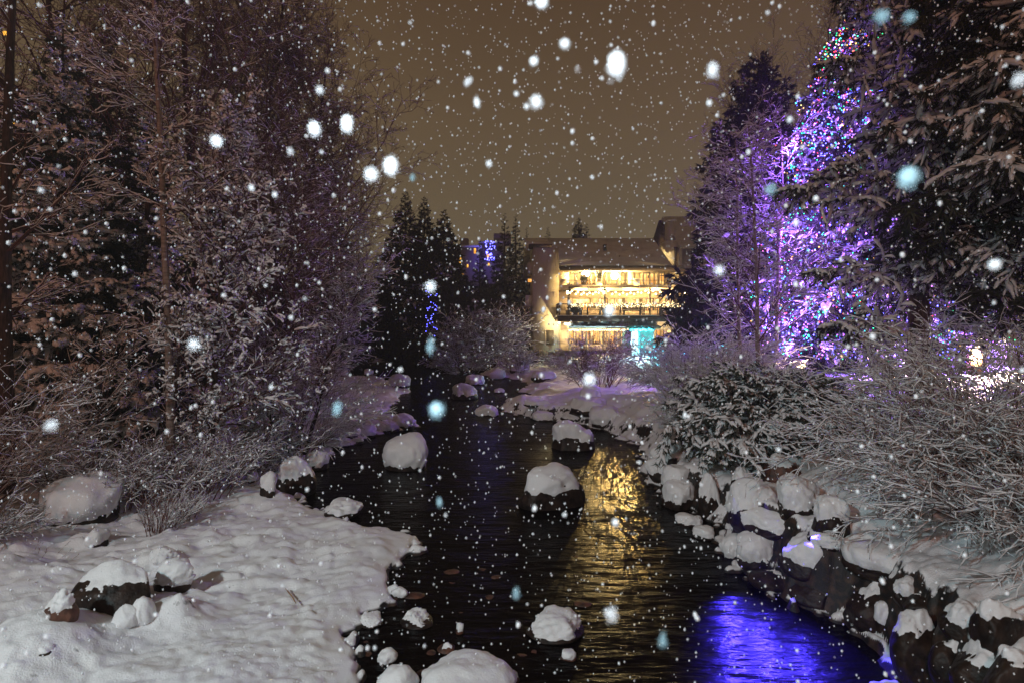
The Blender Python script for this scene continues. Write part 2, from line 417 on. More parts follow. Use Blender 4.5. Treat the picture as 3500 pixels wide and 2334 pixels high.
RK = [  # x0, x1, y0, y1, snow amount, label, extras
 (1758,2007,1598,1742,.58,'largest midstream boulder, round white snow cap over black wet rock beside the golden reflection',dict(lean=.05, thick=.7)),
 (1308,1474,1497,1606,1.0,'snow-covered boulder in dark water left of centre, peak leaning right',dict(lean=.35)),
 (1880,2030,1453,1540,.70,'boulder at the mouth of the right channel, dark left side and pink-lit snow top',dict(lean=-.15)),
 (1537,1631,1318,1366,.8,'dome-shaped snowy boulder in the middle reach, dark below its cap',{}),
 (1588,1664,1288,1316,.9,'low snowy boulder just behind the dome-shaped one in the middle reach',{}),
 (1330,1404,1284,1326,1.0,'white boulder on the tip of the gravel spit',{}),
 (1268,1316,1226,1243,.9,'left one of two small snowy rocks in the dark far pool',{}),
 (1520,1564,1232,1247,.95,'right one of two small snowy rocks in the dark far pool',{}),
 (1628,1706,1390,1422,1.1,'flat snowy block at the tip of the right-hand snow shelf',dict(flat=.9)),
 (1669,1727,1263,1296,1.0,'pointed snowy rock at the far right shore, below the bare shrub',{}),
 (1685,1725,1330,1344,.9,'low dark-edged stone in the water off the right snow shelf',{}),
 (1144,1190,1264,1286,.9,'second rock from the left in the row behind the gravel spit',{}),
 (1243,1277,1264,1285,.9,'third rock from the left in the row behind the gravel spit',{}),
 (1098,1138,1266,1290,.9,'leftmost rock in the row behind the gravel spit',{}),
 (1287,1354,1420,1440,1.0,'long low snowy rock at the back of the left shore pile',{}),
 (1331,1424,1422,1464,1.1,'snow-covered rock at the right tip of the left shore pile',{}),
 (1276,1367,1444,1476,1.0,'snowy rock in front of the tip of the left shore pile',{}),
 (1221,1290,1456,1487,1.1,'rounded snowy rock third from the tip of the left shore pile',{}),
 (1160,1227,1457,1499,1.1,'taller white rock in the left shore pile beside the willow twigs',{}),
 (1203,1247,1500,1517,.9,'small flat rock in the water before the left shore pile',{}),
 (1098,1171,1480,1527,1.0,'snowy rock at the left end of the left shore pile',{}),
 (1040,1124,1550,1606,.8,'dark-faced snowy rock at the water edge behind the big dark boulder',{}),
 (931,1076,1574,1690,.55,'big boulder with black face and thin snow on the left bank edge',{}),
 (885,942,1620,1702,.75,'upright small boulder with snow cap on the bank left of the black-faced one',{}),
 (850,884,1620,1652,.9,'little round snowy stone beside bent grass stems',{}),
 (1103,1237,1720,1768,.95,'snow-covered boulder overhanging the water at the bend of the left bank',dict(lean=.3)),
 (243,533,1925,2107,.50,'large dark boulder streaked with snow in the lower left foreground',dict(seed=5, thick=.3)),
 (533,650,1925,2022,.85,'rounded boulder with thick snow cap right of the large streaked boulder',{}),
 (154,264,2034,2124,.5,'reddish brown boulder at the lower left, snow only on its top',dict(red=True)),
 (456,514,2055,2140,1.5,'upright block fully wrapped in snow before the large streaked boulder',{}),
 (407,458,2078,2150,1.5,'smaller snow-wrapped block left of the upright one',{}),
 (296,366,1817,1875,1.0,'small snow-covered boulder with a dark notch on the left slope',{}),
 (148,422,1655,1790,1.12,'big white dome of snow over a boulder, dark hollow at its right foot',dict(thick=1.4)),
 (74,304,1533,1652,.80,'flat-topped boulder with thick snow slab and black face at far left',dict(boxy=1, thick=1.5)),
 (518,594,1880,1928,1.3,'low rounded snow lump above the rounded capped boulder',{}),
 (1370,1487,2100,2146,.75,'slim rock with curved snow rim in the shallows of the foreground',{}),
 (1794,1995,2100,2196,.66,'lone foreground river rock with a peaked snow cap, low centre',dict(flat=.68)),
 (1228,1311,2115,2142,.85,'thin snowy ledge stone just off the snow bank in the shallows',{}),
 (1291,1355,2233,2273,1.0,'oval snowy stone in the shallows at the bottom',{}),
 (1495,1561,2200,2234,.35,'brown river stone with a small snow dab, bottom centre',dict(red=True)),
 (1914,1971,2233,2263,.7,'small snow-dabbed stone right of the peaked river rock',dict(red=True)),
 (1347,1390,2016,2045,1.0,'small snowy stone touching the edge of the snow bank',{}),
 (1304,1421,2290,2400,1.3,'smooth white boulder at the bottom edge, left of the larger one',{}),
 (1419,1738,2272,2440,1.3,'widest smooth snow-covered boulder at the bottom edge',dict(flat=.8)),
 (1670,1694,2288,2304,.9,'pebble-sized snowy stone above the widest bottom boulder',dict(name='stone')),
 (1733,1775,2300,2336,.4,'reddish stone at the bottom edge right of the widest boulder',dict(red=True, name='stone')),
 (1557,1587,2138,2167,.6,'little stone with a round snow dab in the shallows',dict(red=True, name='stone')),
 (2219,2325,1571,1635,.95,'second rock down the right channel wall, snow smooth on top',{}),
 (2219,2313,1520,1580,1.1,'violet-lit snowy rock at the top of the right channel wall',{}),
 (2256,2382,1604,1676,.9,'third rock down the right channel wall, under its neighbour',{}),
 (2261,2394,1655,1742,.85,'rounded rock with ragged snow edge low on the right channel wall',{}),
 (2384,2460,1628,1762,.8,'narrow upright boulder between rounded rocks on the right bank',{}),
 (2482,2596,1604,1712,.55,'black square-faced block below the low evergreen',dict(boxy=1)),
 (2493,2662,1655,1790,.85,'big snow-draped boulder at the middle of the right rock pile',{}),
 (2650,2792,1637,1754,1.05,'tall rounded boulder entirely smoothed by snow behind the slab',{}),
 (2540,2786,1748,1848,1.0,'long snow slab sloping left across the right rock pile',dict(flat=.9)),
 (2778,2914,1714,1842,.72,'boulder with snow pillow and dark flanks beside the laden bush',{}),
 (2606,2745,1560,1642,.45,'rusty brown boulder with thin snow top beneath the evergreen',dict(red=True, boxy=1)),
 (2469,2542,1833,1900,1.15,'leftmost snow pillow at the water edge of the right rock pile',{}),
 (2517,2673,1830,1948,.95,'round double-rimmed snow pillow on the water edge',{}),
 (2657,2870,1845,1972,.80,'wide snow cushion over a black undercut rock face',{}),
 (2790,2881,1830,1896,1.2,'small snow hump tucked behind the wide cushion',{}),
 (2889,3150,1872,1995,.80,'long snow cushion trailing right under the laden bush',{}),
 (3056,3173,1988,2100,.75,'boulder draped in ragged snow near the lower right corner',{}),
 (3219,3369,2071,2190,.65,'lowest right boulder with streaks of snow running down it',{}),
 (2990,3045,2066,2150,.9,'trio-like small snowy rock left of the draped boulder',{}),
 (2314,2408,1768,1802,.9,'upper of two snowy stones standing in water off the right bank',{}),
 (2368,2450,1806,1846,.85,'lower of two snowy stones standing in water off the right bank',{}),
 (1968,2055,1338,1372,1.0,'snowy rock in front of the dark willow bush',{}),
 (1993,2055,1320,1343,1.0,'highest rock of the stack before the dark willow bush',{}),
 (1929,2107,1368,1414,.75,'wide dark-fronted rock below the stack near the willow bush',{}),
 (1788,1886,1371,1398,1.0,'flat snowy rock in the centre of the right snow shelf',{}),
 (1821,1914,1410,1440,1.0,'left rock of the three lining the edge of the snow shelf',{}),
 (1915,2013,1412,1446,1.0,'middle rock of the three lining the edge of the snow shelf',{}),
 (2012,2135,1399,1450,1.2,'right and largest rock of the three lining the snow shelf',{}),
 (1777,1842,1219,1240,.9,'rock at the corner of the snowy lawn near the terrace',{}),
 (1738,1809,1244,1272,.95,'snowy rock on the shore below the snowy lawn',{}),
 (1816,1908,1271,1298,.85,'low dark-rimmed rock at the right of the snowy lawn',{}),
 (120,190,2215,2256,.45,'small dark rock tip showing through the snow at lower left',{}),
 (2560,2720,1940,2010,.1,'black wet rock under the round double-rimmed snow pillow',{}),
 (2700,2900,1968,2080,.15,'black wet rock face under the wide snow cushion',{}),
 (2890,3080,1995,2150,.2,'black boulder at the water beneath the long snow cushion',{}),
 (3060,3260,2110,2330,.2,'large black boulder at the water in the lower right corner',{}),
 (3180,3330,2180,2334,.2,'added black boulder with a trace of snow, darkening the corner, second from lower right',{}),  # this and the boulders below are added to blacken the shaded corner
 (3330,3500,2060,2220,.25,'added dark boulder standing in for shade at the right edge under the laden shrub',{}),
 (3100,3250,2030,2130,.3,'added dark boulder deepening the shade between the two draped ones near the lower right',{}),
 (3380,3600,2230,2420,.15,'added black boulder standing in for shade in the very lower right corner',{}),
 (3260,3480,2200,2400,.35,'added black boulder streaked with snow, darkening the right edge of the bottom',{}),
]
for i, (x0, x1, y0, y1, sn, lb, kw) in enumerate(RK):
    kw = dict(kw); kw.setdefault('seed', 100+i)
    rock(x0, x1, y0, y1, lb, sn, group=None, **kw)
# submerged and half bare stones in the shallows off the snow bank: countless gravel
def gravel():
    mb = MB(); r = np.random.RandomState(77)
    for i in range(300):
        px = r.uniform(1180, 2050) if i % 3 else r.uniform(1180, 1500); py = r.uniform(1880, 2420)
        g = P(px, py, EYE*F/(py-HY))
        if hz(g[0], g[1]) > .0: continue
        s = .035+.09*r.rand()**2
        V, F_ = ICO[2]
        V = V*(1+.2*sph_noise(V, i))[:, None]*np.array([s*(1+.6*r.rand()), s, s*.5])
        mb.add(V+np.array((g[0], g[1], -.02-.10*r.rand())), [F_])
    o = mb.build('gravel', M['red_rock'], smooth=True); o['kind'] = 'stuff'; o['label'] = 'reddish river stones in the shallow water beside the snow bank'; o['category'] = 'gravel'
gravel()

# ------------------------------------------------------------------ plants
def branches(seed, starts, dirs, lens, rads, levels):
    """levels: (K, wobble, tropism, nchild, angle, ratio, rratio, tmin, flat). returns list of (points, radii)"""
    r = np.random.RandomState(seed); outl = []
    p, d, l, ra = [np.asarray(a, float) for a in (starts, dirs, lens, rads)]
    for li, (K, wob, trop, nc, ang, ratio, rr, tmin, flat) in enumerate(levels):
        n = len(p); pts = np.zeros((n, K+1, 3)); pts[:, 0] = p; dd = unit(d)
        for k in range(K):
            dd = unit(dd+r.randn(n, 3)*wob+np.array([0, 0, trop])/K)
            pts[:, k+1] = pts[:, k]+dd*(l/K)[:, None]
        tt = np.linspace(0, 1, K+1)[None]
        rad = ra[:, None]*(1-.78*tt); outl.append((pts, rad))
        if nc <= 0: break
        m = n*nc; idx = np.repeat(np.arange(n), nc)
        t = tmin+(1-tmin)*((np.tile(np.arange(nc), n)+r.rand(m))/nc); t = np.clip(t, 0, .999)
        f = t*K; k = f.astype(int); f = (f-k)[:, None]
        cp = pts[idx, k]*(1-f)+pts[idx, k+1]*f; tan = unit(pts[idx, k+1]-pts[idx, k])
        rv = r.randn(m, 3); rv[:, 2] *= flat
        perp = unit(rv-(rv*tan).sum(1)[:, None]*tan)
        a = ang*(.7+.6*r.rand(m))[:, None]
        p = cp; d = tan*np.cos(a)+perp*np.sin(a)
        l = l[idx]*ratio*(1.15-.65*t)*(.6+.7*r.rand(m)); ra = np.maximum(ra[idx]*(1-.7*t)*rr, .0035)
    return outl
def plant_mesh(name, br, m, parent, S0=6, rmin=0):
    mb = MB()
    for i, (p, r) in enumerate(br):
        V, F_ = tubes(p, np.maximum(r*1.15, rmin*1.15), S0 if i == 0 else 3); mb.add(V, [F_])
    return mb.build(name, m, parent, smooth=True)
def snow_mesh(name, br, ts, m, parent, frac=1, seed=0, skip=0, S=4):
    r = np.random.RandomState(seed); mb = MB()
    for i, (p, rad) in enumerate(br):
        if i < skip: continue
        keep = r.rand(len(p)) < frac
        p = p[keep]; rad = rad[keep]
        if not len(p): continue
        d = unit(p[:, -1]-p[:, 0]); hor = np.sqrt(np.clip(1-d[:, 2]**2, 0, 1))[:, None]
        sr = ts*hor**1.5*(.55+.7*r.rand(*rad.shape)); sr[:, -1] *= .4; sr[:, 0] *= .7
        q = p.copy(); q[:, :, 2] += rad*.7+sr*.95
        V, F_ = tubes(q, sr, S); mb.add(V, [F_])
    return mb.build(name, m, parent, smooth=True)
def bare_tree(name, label, cat, px, Y, top_py, seed, nprim=40, spread=.35, lean=(0, 0), rad=.14, frost=.02, bark='bark', nc2=7, nc3=5, angle=.9, tmin=.25,
              snow_ts=.012, trop=.35, nc4=0, z=None, base_off=0, group=None, rmin=.006, frac=1., wob=.05, len0=None, skip=1):
    x = (px-CX)/F*Y; zb = hz(x, Y)-.05 if z is None else z
    h = EYE-(top_py-HY)/F*Y-zb
    T = thing(name, label, cat, (x, Y, zb), group)
    d0 = unit(np.array([[lean[0], lean[1], 1.]]))
    lv = [(10, wob*.6, .15, nprim, angle, spread, .42, tmin, .5), (6, wob*1.5, trop, nc2, .8, .45, .6, .12, .8), (4, .14, trop*.6, nc3, .75, .5, .6, .1, .8)]
    if nc4: lv.append((3, .15, .1, nc4, .7, .55, .7, .1, .8))
    lv.append((3, .15, .05, 0, 0, 0, 0, 0, 1))
    br = branches(seed, [[0, 0, 0]], d0, [h], [rad], lv)
    plant_mesh('trunk', br[:1], M[bark], T, 8)
    plant_mesh('crown', br[1:], M['twig'] if bark != 'pale_bark' else M['twig'], T, 3, rmin)
    snow_mesh('snow_coating', br, snow_ts, M['twig_snow'], T, frac, seed, skip)
    return T
def bush(name, label, base, r0, h, n, seed, tilt=.8, nc=8, nc2=4, snow_ts=.012, bias=(0, 0), rad=.014, m='twig', group=None, trop=-.3, frac=1., length=None, lv=None, rmin=.003, ang=.6, cat='shrub'):
    T = thing(name, label, cat, base, group); r = np.random.RandomState(seed)
    a = r.rand(n)*6.283; q = np.sqrt(r.rand(n))
    st = np.stack([np.cos(a)*q*r0, np.sin(a)*q*r0, np.full(n, -.08)], 1)
    di = np.stack([np.cos(a)*q*tilt+bias[0], np.sin(a)*q*tilt+bias[1], np.full(n, 1.)], 1)
    le = h*(.65+.45*r.rand(n))
    for i_ in range(n):
        st[i_, 2] = hz(base[0]+st[i_, 0], base[1]+st[i_, 1])-base[2]-.06 if abs(st[i_, 0])+abs(st[i_, 1]) > .5 else -.08
    lv = lv or [(7, .09, trop, nc, ang, .45, .55, .2, .7), (5, .16, trop*.5, nc2, .7, .5, .6, .1, .7), (3, .18, 0, 0, 0, 0, 0, 0, 1)]
    br = branches(seed, st, di, le, rad*(.6+.6*r.rand(n)), lv)
    plant_mesh('stems', br[:1], M[m], T, 4)
    plant_mesh('twigs', br[1:], M[m], T, 3, rmin)
    if snow_ts: snow_mesh('snow_coating', br, snow_ts, M['twig_snow'], T, frac, seed, 0)
    return T

# ---- conifers, from stamped boughs
def bough_template(seed, twn=14, nn=10, nl=.10, lumpy=1, sub=True, droop=-.5, nw=.012, snow_r=.035, flatness=.12):
    r = np.random.RandomState(seed)
    lv = [(7, .03, droop*.6, twn, .95, .42, .5, .15, flatness)]
    if sub: lv.append((4, .08, droop, 4, .8, .5, .6, .15, flatness*2))
    lv.append((3, .08, droop, 0, 0, 0, 0, 0, 1))
    br = branches(seed, [[0, 0, 0]], [[1, 0, .12]], [1.], [.012], lv)
    wood = MB()
    for i, (p, q) in enumerate(br[:2]): V, F_ = tubes(p, np.maximum(q, .003), 3); wood.add(V, [F_])
    NV = []; NF = []; c = 0
    for i, (p, q) in enumerate(br):
        n, K, _ = p.shape; m = n*nn*(2 if i == 0 else 1)
        idx = r.randint(0, n, m); t = r.rand(m)*(K-1)*(.9 if i else 1)+(.0); t = np.clip(t, 0, K-1.001); k = t.astype(int); f = (t-k)[:, None]
        c0 = p[idx, k]*(1-f)+p[idx, k+1]*f; tan = unit(p[idx, k+1]-p[idx, k])
        o = r.randn(m, 3); o[:, 2] = o[:, 2]*.5-.45; di = unit(tan*.9+unit(o)*.9)
        side = unit(np.cross(di, r.randn(m, 3)))
        L = nl*(.6+.8*r.rand(m))[:, None]
        v = np.stack([c0-side*nw, c0+side*nw, c0+di*L], 1).reshape(-1, 3)
        NV.append(v); NF.append(np.arange(len(v)).reshape(-1, 3)+c); c += len(v)
    SV = MB()
    for i, (p, q) in enumerate(br):
        r2 = np.random.RandomState(seed+i)
        sr = snow_r*(.5+.9*r2.rand(*q.shape)*lumpy)*(1.2 if i == 0 else 1); sr[:, -1] *= .35; sr[:, 0] *= .5
        if i == 0: sr[:, :2] *= .3
        s = p.copy(); s[:, :, 2] += sr*.55
        V, F_ = tubes(s, sr, 5); SV.add(V, [F_])
    return (np.concatenate(NV+wood.V), [np.concatenate(NF)]+[f+c for f in wood.F]), (np.concatenate(SV.V), [np.concatenate(SV.F)])
HI = [bough_template(s, 16, 14, .075, 1.2, True, -.55, .0065, .016) for s in (1, 2, 3, 4)]
LONG = [bough_template(s, 20, 16, .06, 1.2, True, -.28, .0055, .0135, .18) for s in (5, 6, 7)]
CLUMP = [bough_template(s, 12, 12, .10, 1.6, True, -.35, .012, .036, .5) for s in (11, 12, 13)]
MID = [bough_template(s, 10, 10, .13, 1, True, -.4, .018, .030, .3) for s in (21, 22, 23)]
LO = [bough_template(s, 9, 16, .20, 1, False, -.3, .035, .035, .4) for s in (31, 32, 33)]
def stamp(temps, which, T3, S3, part):
    mb = MB()
    for w in range(len(temps)):
        sel = which == w
        if not sel.any(): continue
        V, Fs = temps[w][part]; A = S3[sel]; t = T3[sel]
        W = np.einsum('bij,nj->bni', A, V)+t[:, None]; n = len(V); B = len(t)
        fs = [(f[None]+(np.arange(B)*n)[:, None, None]).reshape(-1, f.shape[1]) for f in Fs]
        mb.add(W.reshape(-1, 3), fs)
    return mb
def conifer(name, label, px, Y, top_py, width_px, seed, temps, nb=110, snow=True, bare=.06, group=None, z=None, mats=('needle', 'twig_snow'), pitch=(25, -14),
            profile=1.0, snow_frac=1., lean=0, irregular=.25, trunk=.018, cutoff=None, base=None, size=1.0, extra=None, side=None):
    x = (px-CX)/F*Y; zb = hz(x, Y) if z is None else z
    if base is not None: x, Y, zb = base
    h = EYE-(top_py-HY)/F*Y-zb; rad = width_px/2/F*Y
    T = thing(name, label, 'tree', (x, Y, zb-.05), group); r = np.random.RandomState(seed)
    t = bare+(1-bare)*(1-(1-(np.arange(nb)+r.rand(nb))/nb)**1.0)*.985
    zz = t*h; az = (np.arange(nb)*2.39996+r.rand(nb)*.9)
    f = (1-t)/(1-bare)
    L = rad*(f**profile)*(1-irregular*.5+irregular*r.rand(nb)*1.3)+rad*.03+.12
    L *= np.where(f > .92, .8, 1)
    pit = np.radians(pitch[1]+(pitch[0]-pitch[1])*t**1.3+r.randn(nb)*5)
    if side is not None:
        c_ = -np.cos(az); L = np.where(c_ > 0, L*(1-(1-side)*c_**.5), L)
    if extra:
        for tx, ty in extra:
            k_ = Y/F; a_ = math.radians(180+r.uniform(2, 42)) if tx < px else math.radians(-r.uniform(8, 50)); Lx = abs(px-tx)*k_/max(.5, abs(math.cos(a_))); tz = EYE-(ty-HY)*k_-zb
            az = np.append(az, a_); L = np.append(L, Lx); zz = np.append(zz, tz+Lx*.30); pit = np.append(pit, math.radians(-4)); nb += 1
    ca, sa, cp, sp_ = np.cos(az), np.sin(az), np.cos(pit), np.sin(pit)
    A = np.zeros((nb, 3, 3))
    A[:, 0, 0] = ca*cp; A[:, 0, 1] = -sa; A[:, 0, 2] = -ca*sp_
    A[:, 1, 0] = sa*cp; A[:, 1, 1] = ca; A[:, 1, 2] = -sa*sp_
    A[:, 2, 0] = sp_; A[:, 2, 2] = cp
    A *= L[:, None, None]
    if extra: A[-len(extra):, :, 1] *= np.where(np.cos(az[-len(extra):]) < 0, .48, .9)[:, None]; A[-len(extra):, :, 2] *= .75
    T3 = np.stack([lean*zz, np.zeros(nb), zz], 1)
    which = r.randint(0, len(temps), nb)
    if extra: temps = temps+LONG; which[-len(extra):] = len(temps)-3+r.randint(0, 3, len(extra))
    MB().tube([(lean*h*q, 0, h*q) for q in (0, .3, .7, 1)], [h*trunk, h*trunk*.75, h*trunk*.35, .01], 8).build('trunk', M['bark'], T, True)
    stamp(temps, which, T3, A, 0).build('crown', M[mats[0]], T)
    if snow:
        k = r.rand(nb) < snow_frac
        if extra: k[-len(extra):] = True
        stamp(temps, which[k], T3[k], A[k], 1).build('snow_load', M[mats[1]], T, True)
    T['_h'] = h
    return T
#%%OBJECTS%%
# ------------------------------------------------------------------ the lodge
S5 = 50/F
def LX(px): return (px-CX)*S5
def LZ(py): return EYE-(py-HY)*S5
GZ = 2.0
def lodge():
    T = thing('lodge', 'three-storey lodge glowing warm behind balconies, snow-dusted roof, across the snowy lawn', 'building', (LX(2100), 50, GZ))
    ox, oy, oz = T.location
    def bb(mb, a, b, c, d, y0, y1): mb.box(LX(a)-ox, LX(b)-ox, y0-oy, y1-oy, LZ(d)-oz, LZ(c)-oz); return mb
    bb(MB(), 1821, 1907, 852, 1200, 49, 58).build('tower_wall', M['stucco'], T)
    bb(MB(), 1907.1, 1914, 912, 1200, 51.5, 58).build('wall', M['stucco'], T)
    # main wall with window openings cut: piers and bands around the openings
    W3 = [(1955,1977),(1981,2028),(2032,2051),(2063,2083),(2087,2131),(2138,2160),(2190,2213),(2218,2240),(2243,2266),(2274,2293),(2298,2313)]
    W2 = [(1966,2032),(2058,2090),(2096,2121),(2127,2151),(2190,2214),(2229,2253),(2259,2286),(2296,2340)]
    W1 = [(1950,1972),(1977,2003),(2008,2030),(2038,2062),(2066,2092),(2098,2121),(2126,2152),(2250,2290),(2300,2330)]
    wall = MB()
    for (lst, t, b, top, bot, rm) in ((W3, 924, 975, 912, 994, 'room'), (W2, 1016, 1060, 994.1, 1083, 'room_bright'), (W1, 1128, 1178, 1083.1, 1200, 'room')):
        bb(wall, 1914, 2420, top, t, 52, 52.4); bb(wall, 1914, 2420, b, bot, 52, 52.4)
        e = 1914
        for a, c in lst: bb(wall, e, a, t, b, 52, 52.4); e = c
        bb(wall, e, 2420, t, b, 52, 52.4)
        for i, (a, c) in enumerate(lst):
            fr = MB(); w = .9
            bb(fr, a, a+w, t, b, 51.95, 52.2); bb(fr, c-w, c, t, b, 51.95, 52.2); bb(fr, a+w, c-w, t, t+w, 51.95, 52.2); bb(fr, a+w, c-w, b-w, b, 51.95, 52.2)
            if c-a > 30:
                for q in (1, 2): bb(fr, a+(c-a)*q/3-.5, a+(c-a)*q/3+.5, t+w, b-w, 51.96, 52.15)
            f = fr.build('window', M['dark_wood'] if i % 2 else M['cream_frame'], T)
            bb(MB(), a+.2, c-.2, t+.2, b-.2, 53.4, 53.5).build('lit_room', M[rm], f)
            r = random.Random(i*7+t)
            for q in range(3):
                u = a+(c-a)*r.random(); bb(MB(), u, min(c, u+3+r.random()*5), b-4-r.random()*14, b-.3, 52.9+q*.15, 53.0+q*.15).build('furniture', M['wood'], f)
            if r.random() < .6: bb(MB(), a+2, a+7, t+6, t+16, 53.36, 53.39).build('picture', M['dark_wood'], f)
    wall.build('wall', M['balcony_stucco'], T)
    bb(MB(), 1914, 2420, 912, 1200, 53.6, 58).build('inner_wall', M['stucco'], T)
    # roofs
    def slab(x0, x1, pts, name, m):
        MB().prism([(y-oy, z-oz) for y, z in pts], LX(x0)-ox, LX(x1)-ox, 0).build(name, m, T)
    zr, ze = 13.75, 9.95
    M['roof'] = roof_mat()
    slab(1883, 2290, [(49.2, ze), (56, zr), (62, 10.0), (62, 9.8), (56, zr-.35), (49.2, ze-.3)], 'roof', M['roof'])
    k = .62; yk = 56-(56-49.2)*(1-.73); 
    ym, zm = 51.0, ze+(51.0-49.2)/(56-49.2)*(zr-ze)+1.15
    slab(1797, 1882.9, [(50.2, 11.9), (56, zr+.02), (62, 10.0), (62, 9.8), (56, zr-.35), (50.2, 11.55)], 'roof', M['roof'])
    bb(MB(), 1806, 1884, 842, 852, 48.7, 50.19).build('fascia', M['dark_wood'], T)
    MB().box(LX(1908)-ox, LX(2300)-ox, 49.0-oy, 49.19-oy, ze-.5-oz, ze-.02-oz).build('fascia', M['dark_wood'], T)
    # third floor balcony: slab, parapet with pillars and iron railing
    mb = MB(); bb(mb, 1914, 2420, 977, 994, 49.6, 49.85); bb(mb, 1914, 2420, 989, 994, 49.86, 51.99)
    for a, b in ((1914,1934),(2037,2056),(2164,2184),(2330,2345)): bb(mb, a, b, 957, 976.9, 49.55, 49.9)
    mb.build('balcony', M['balcony_stucco'], T)
    sn = MB()
    for a, b in ((1914,1934),(2037,2056),(2164,2184),(2330,2345)): bb(sn, a-.5, b+.5, 955.2, 956.9, 49.5, 49.95)
    for a, b in ((1934.5,2036.5),(2056.5,2163.5),(2184.5,2329.5),(2345.5,2420)): bb(sn, a, b, 975.4, 976.9, 49.62, 49.83)
    sn.build('snow_ledge', M['snow'], T)
    for a, b in ((1934.5,2036.5),(2056.5,2163.5),(2184.5,2329.5)):
        rl = MB(); bb(rl, a, b, 959, 960.4, 49.68, 49.75); bb(rl, a, b, 973, 974, 49.69, 49.74)
        n = int((b-a)/3.4)
        for q in range(n): u = a+(b-a)*(q+.5)/n; bb(rl, u-.25, u+.25, 960.5, 972.9, 49.7, 49.73)
        rl.build('railing', M['dark_wood'], T)
    # second floor timber deck
    bb(MB(), 1897, 2420, 1083, 1101, 46.2, 51.99).build('deck', M['dark_wood'], T)
    bb(MB(), 1895, 2420, 1081, 1082.9, 46.1, 51.9).build('snow_ledge', M['snow'], T)
    rl = MB(); bb(rl, 1897, 2420, 1044, 1046.5, 46.2, 46.32); bb(rl, 1897, 2420, 1077, 1078.5, 46.22, 46.3); bb(rl, 1896, 1899, 1044, 1046.5, 46.33, 51)
    for u in range(1898, 2420, 64): bb(rl, u, u+4, 1046.6, 1080.9, 46.15, 46.36)
    for u in range(1903, 2420, 4):
        if (u-1898) % 64 > 4: bb(rl, u, u+.9, 1046.6, 1076.9, 46.24, 46.28)
    for k_ in range(16): rl.box(LX(1897)-ox, LX(1898)-ox, 46.5+k_*.3-oy, 46.55+k_*.3-oy, LZ(1076)-oz, LZ(1047)-oz)
    rl.build('railing', M['dark_wood'], T)
    ps = MB()
    for u in (1930, 2044, 2187, 2330): bb(ps, u, u+3, 994.1, 1080.9, 46.4, 46.6)
    bb(ps, 1930, 2420, 990.5, 994, 46.38, 46.62)
    ps.build('post', M['dark_wood'], T)
    # ground floor awning with snow and posts
    aw = MB().prism([(51.9-oy, LZ(1102)-oz), (47.2-oy, LZ(1119)-oz), (47.2-oy, LZ(1124)-oz), (51.9-oy, LZ(1107)-oz)], LX(1932)-ox, LX(2230)-ox, 0)
    aw.build('awning', M['cream_frame'], T)
    sn = MB().prism([(51.9-oy, LZ(1097)-oz), (47.6-oy, LZ(1114)-oz), (47.1-oy, LZ(1118.8)-oz), (51.9-oy, LZ(1101.9)-oz)], LX(1931)-ox, LX(2231)-ox, 0)
    sn.build('awning_snow', M['snow'], T)
    sn = MB()
    for i in range(60):
        u = 1933+i*5; V, F_ = ICO[1]; r = random.Random(i)
        sn.add(V*np.array([.32, .5+r.random()*.6, .13+.1*r.random()])+np.array([LX(u)-ox, 48.2+r.random()*2.6-oy, LZ(1110)-oz+r.random()*.25]), [F_])
    sn.build('snow_ledge', M['snow'], T, True)
    for u in (1934, 1990, 2044, 2100, 2150): bb(MB(), u, u+4, 1121, 1196, 47.5, 47.7).build('post', M['cream_frame'], T)
    d = bb(MB(), 1864, 1890, 1129, 1178, 48.9, 48.99).build('door', M['door'], T)
    bb(MB(), 1862, 1863.9, 1127, 1178, 48.88, 48.99).build('frame', M['cream_frame'], d)
    bb(MB(), 1886.5, 1887.5, 1152, 1156, 48.84, 48.89).build('handle', M['metal'], d)
    bb(MB(), 1909, 1913, 912, 1190, 51.3, 51.45).build('drainpipe', M['dark_wood'], T)
    for u in (1901, 1908):
        l = bb(MB(), u, u+1.6, 1106, 1188, 48.5, 48.6).build('drainpipe', M['cream_frame'], T)
    bb(MB(), 1805, 1820.9, 897, 934, 50, 53).build('side_balcony', M['pale_stucco'], T)
    bb(MB(), 1797, 1820.9, 1010, 1047, 50, 53).build('side_balcony', M['pale_stucco'], T)
    sw = bb(MB(), 1808, 1820.9, 944, 955, 53.1, 53.2).build('window', M['room'], T)
    # vents on roof
    MB().box(LX(2080)-ox, LX(2090)-ox, 52.6-oy, 53.2-oy, 11.9-oz, 12.55-oz).build('vent', M['dark_wood'], T)
    bb(MB(), 2125, 2128, 868, 886, 51.2, 51.3).build('vent_pipe', M['dark_wood'], T)
    # deck furniture seen against the light: benches are things of their own below
    for px, py, pw in ((2007, 934, 900), (2109, 939, 1100)):
        f = MB().ball((LX(px)-ox, 51.2-oy, LZ(py)-oz), .36, 2).build('floodlight', M['flood'], T)
        MB().box(LX(px)-ox-.1, LX(px)-ox+.1, 51.36-oy, 51.99-oy, LZ(py)-oz-.05, LZ(py)-oz+.05).build('bracket', M['metal'], f)
        plight('flood_lamp_light', (LX(px), 50.7, LZ(py)), pw*2.0, (1, .72, .30), .0)
    plight('gold_reflection_spot', (LX(2109), 50.6, LZ(937)), 20000, (1, .60, .16), 0, 'SPOT', (3.45, 16.2, 0), 6.6, 1.0)  # extra spot added beside the floodlight to make the gold reflection on the river
    for px in (1975, 2060, 2150, 2240, 2330):
        plight('deck_lamp_light', (LX(px), 49.2, LZ(1004)), 420, (1, .66, .26), 0)
    for px in (1960, 2040, 2120, 2270):
        plight('door_lamp_light', (LX(px), 49.8, LZ(1128)), 330, (1, .75, .42), 0)
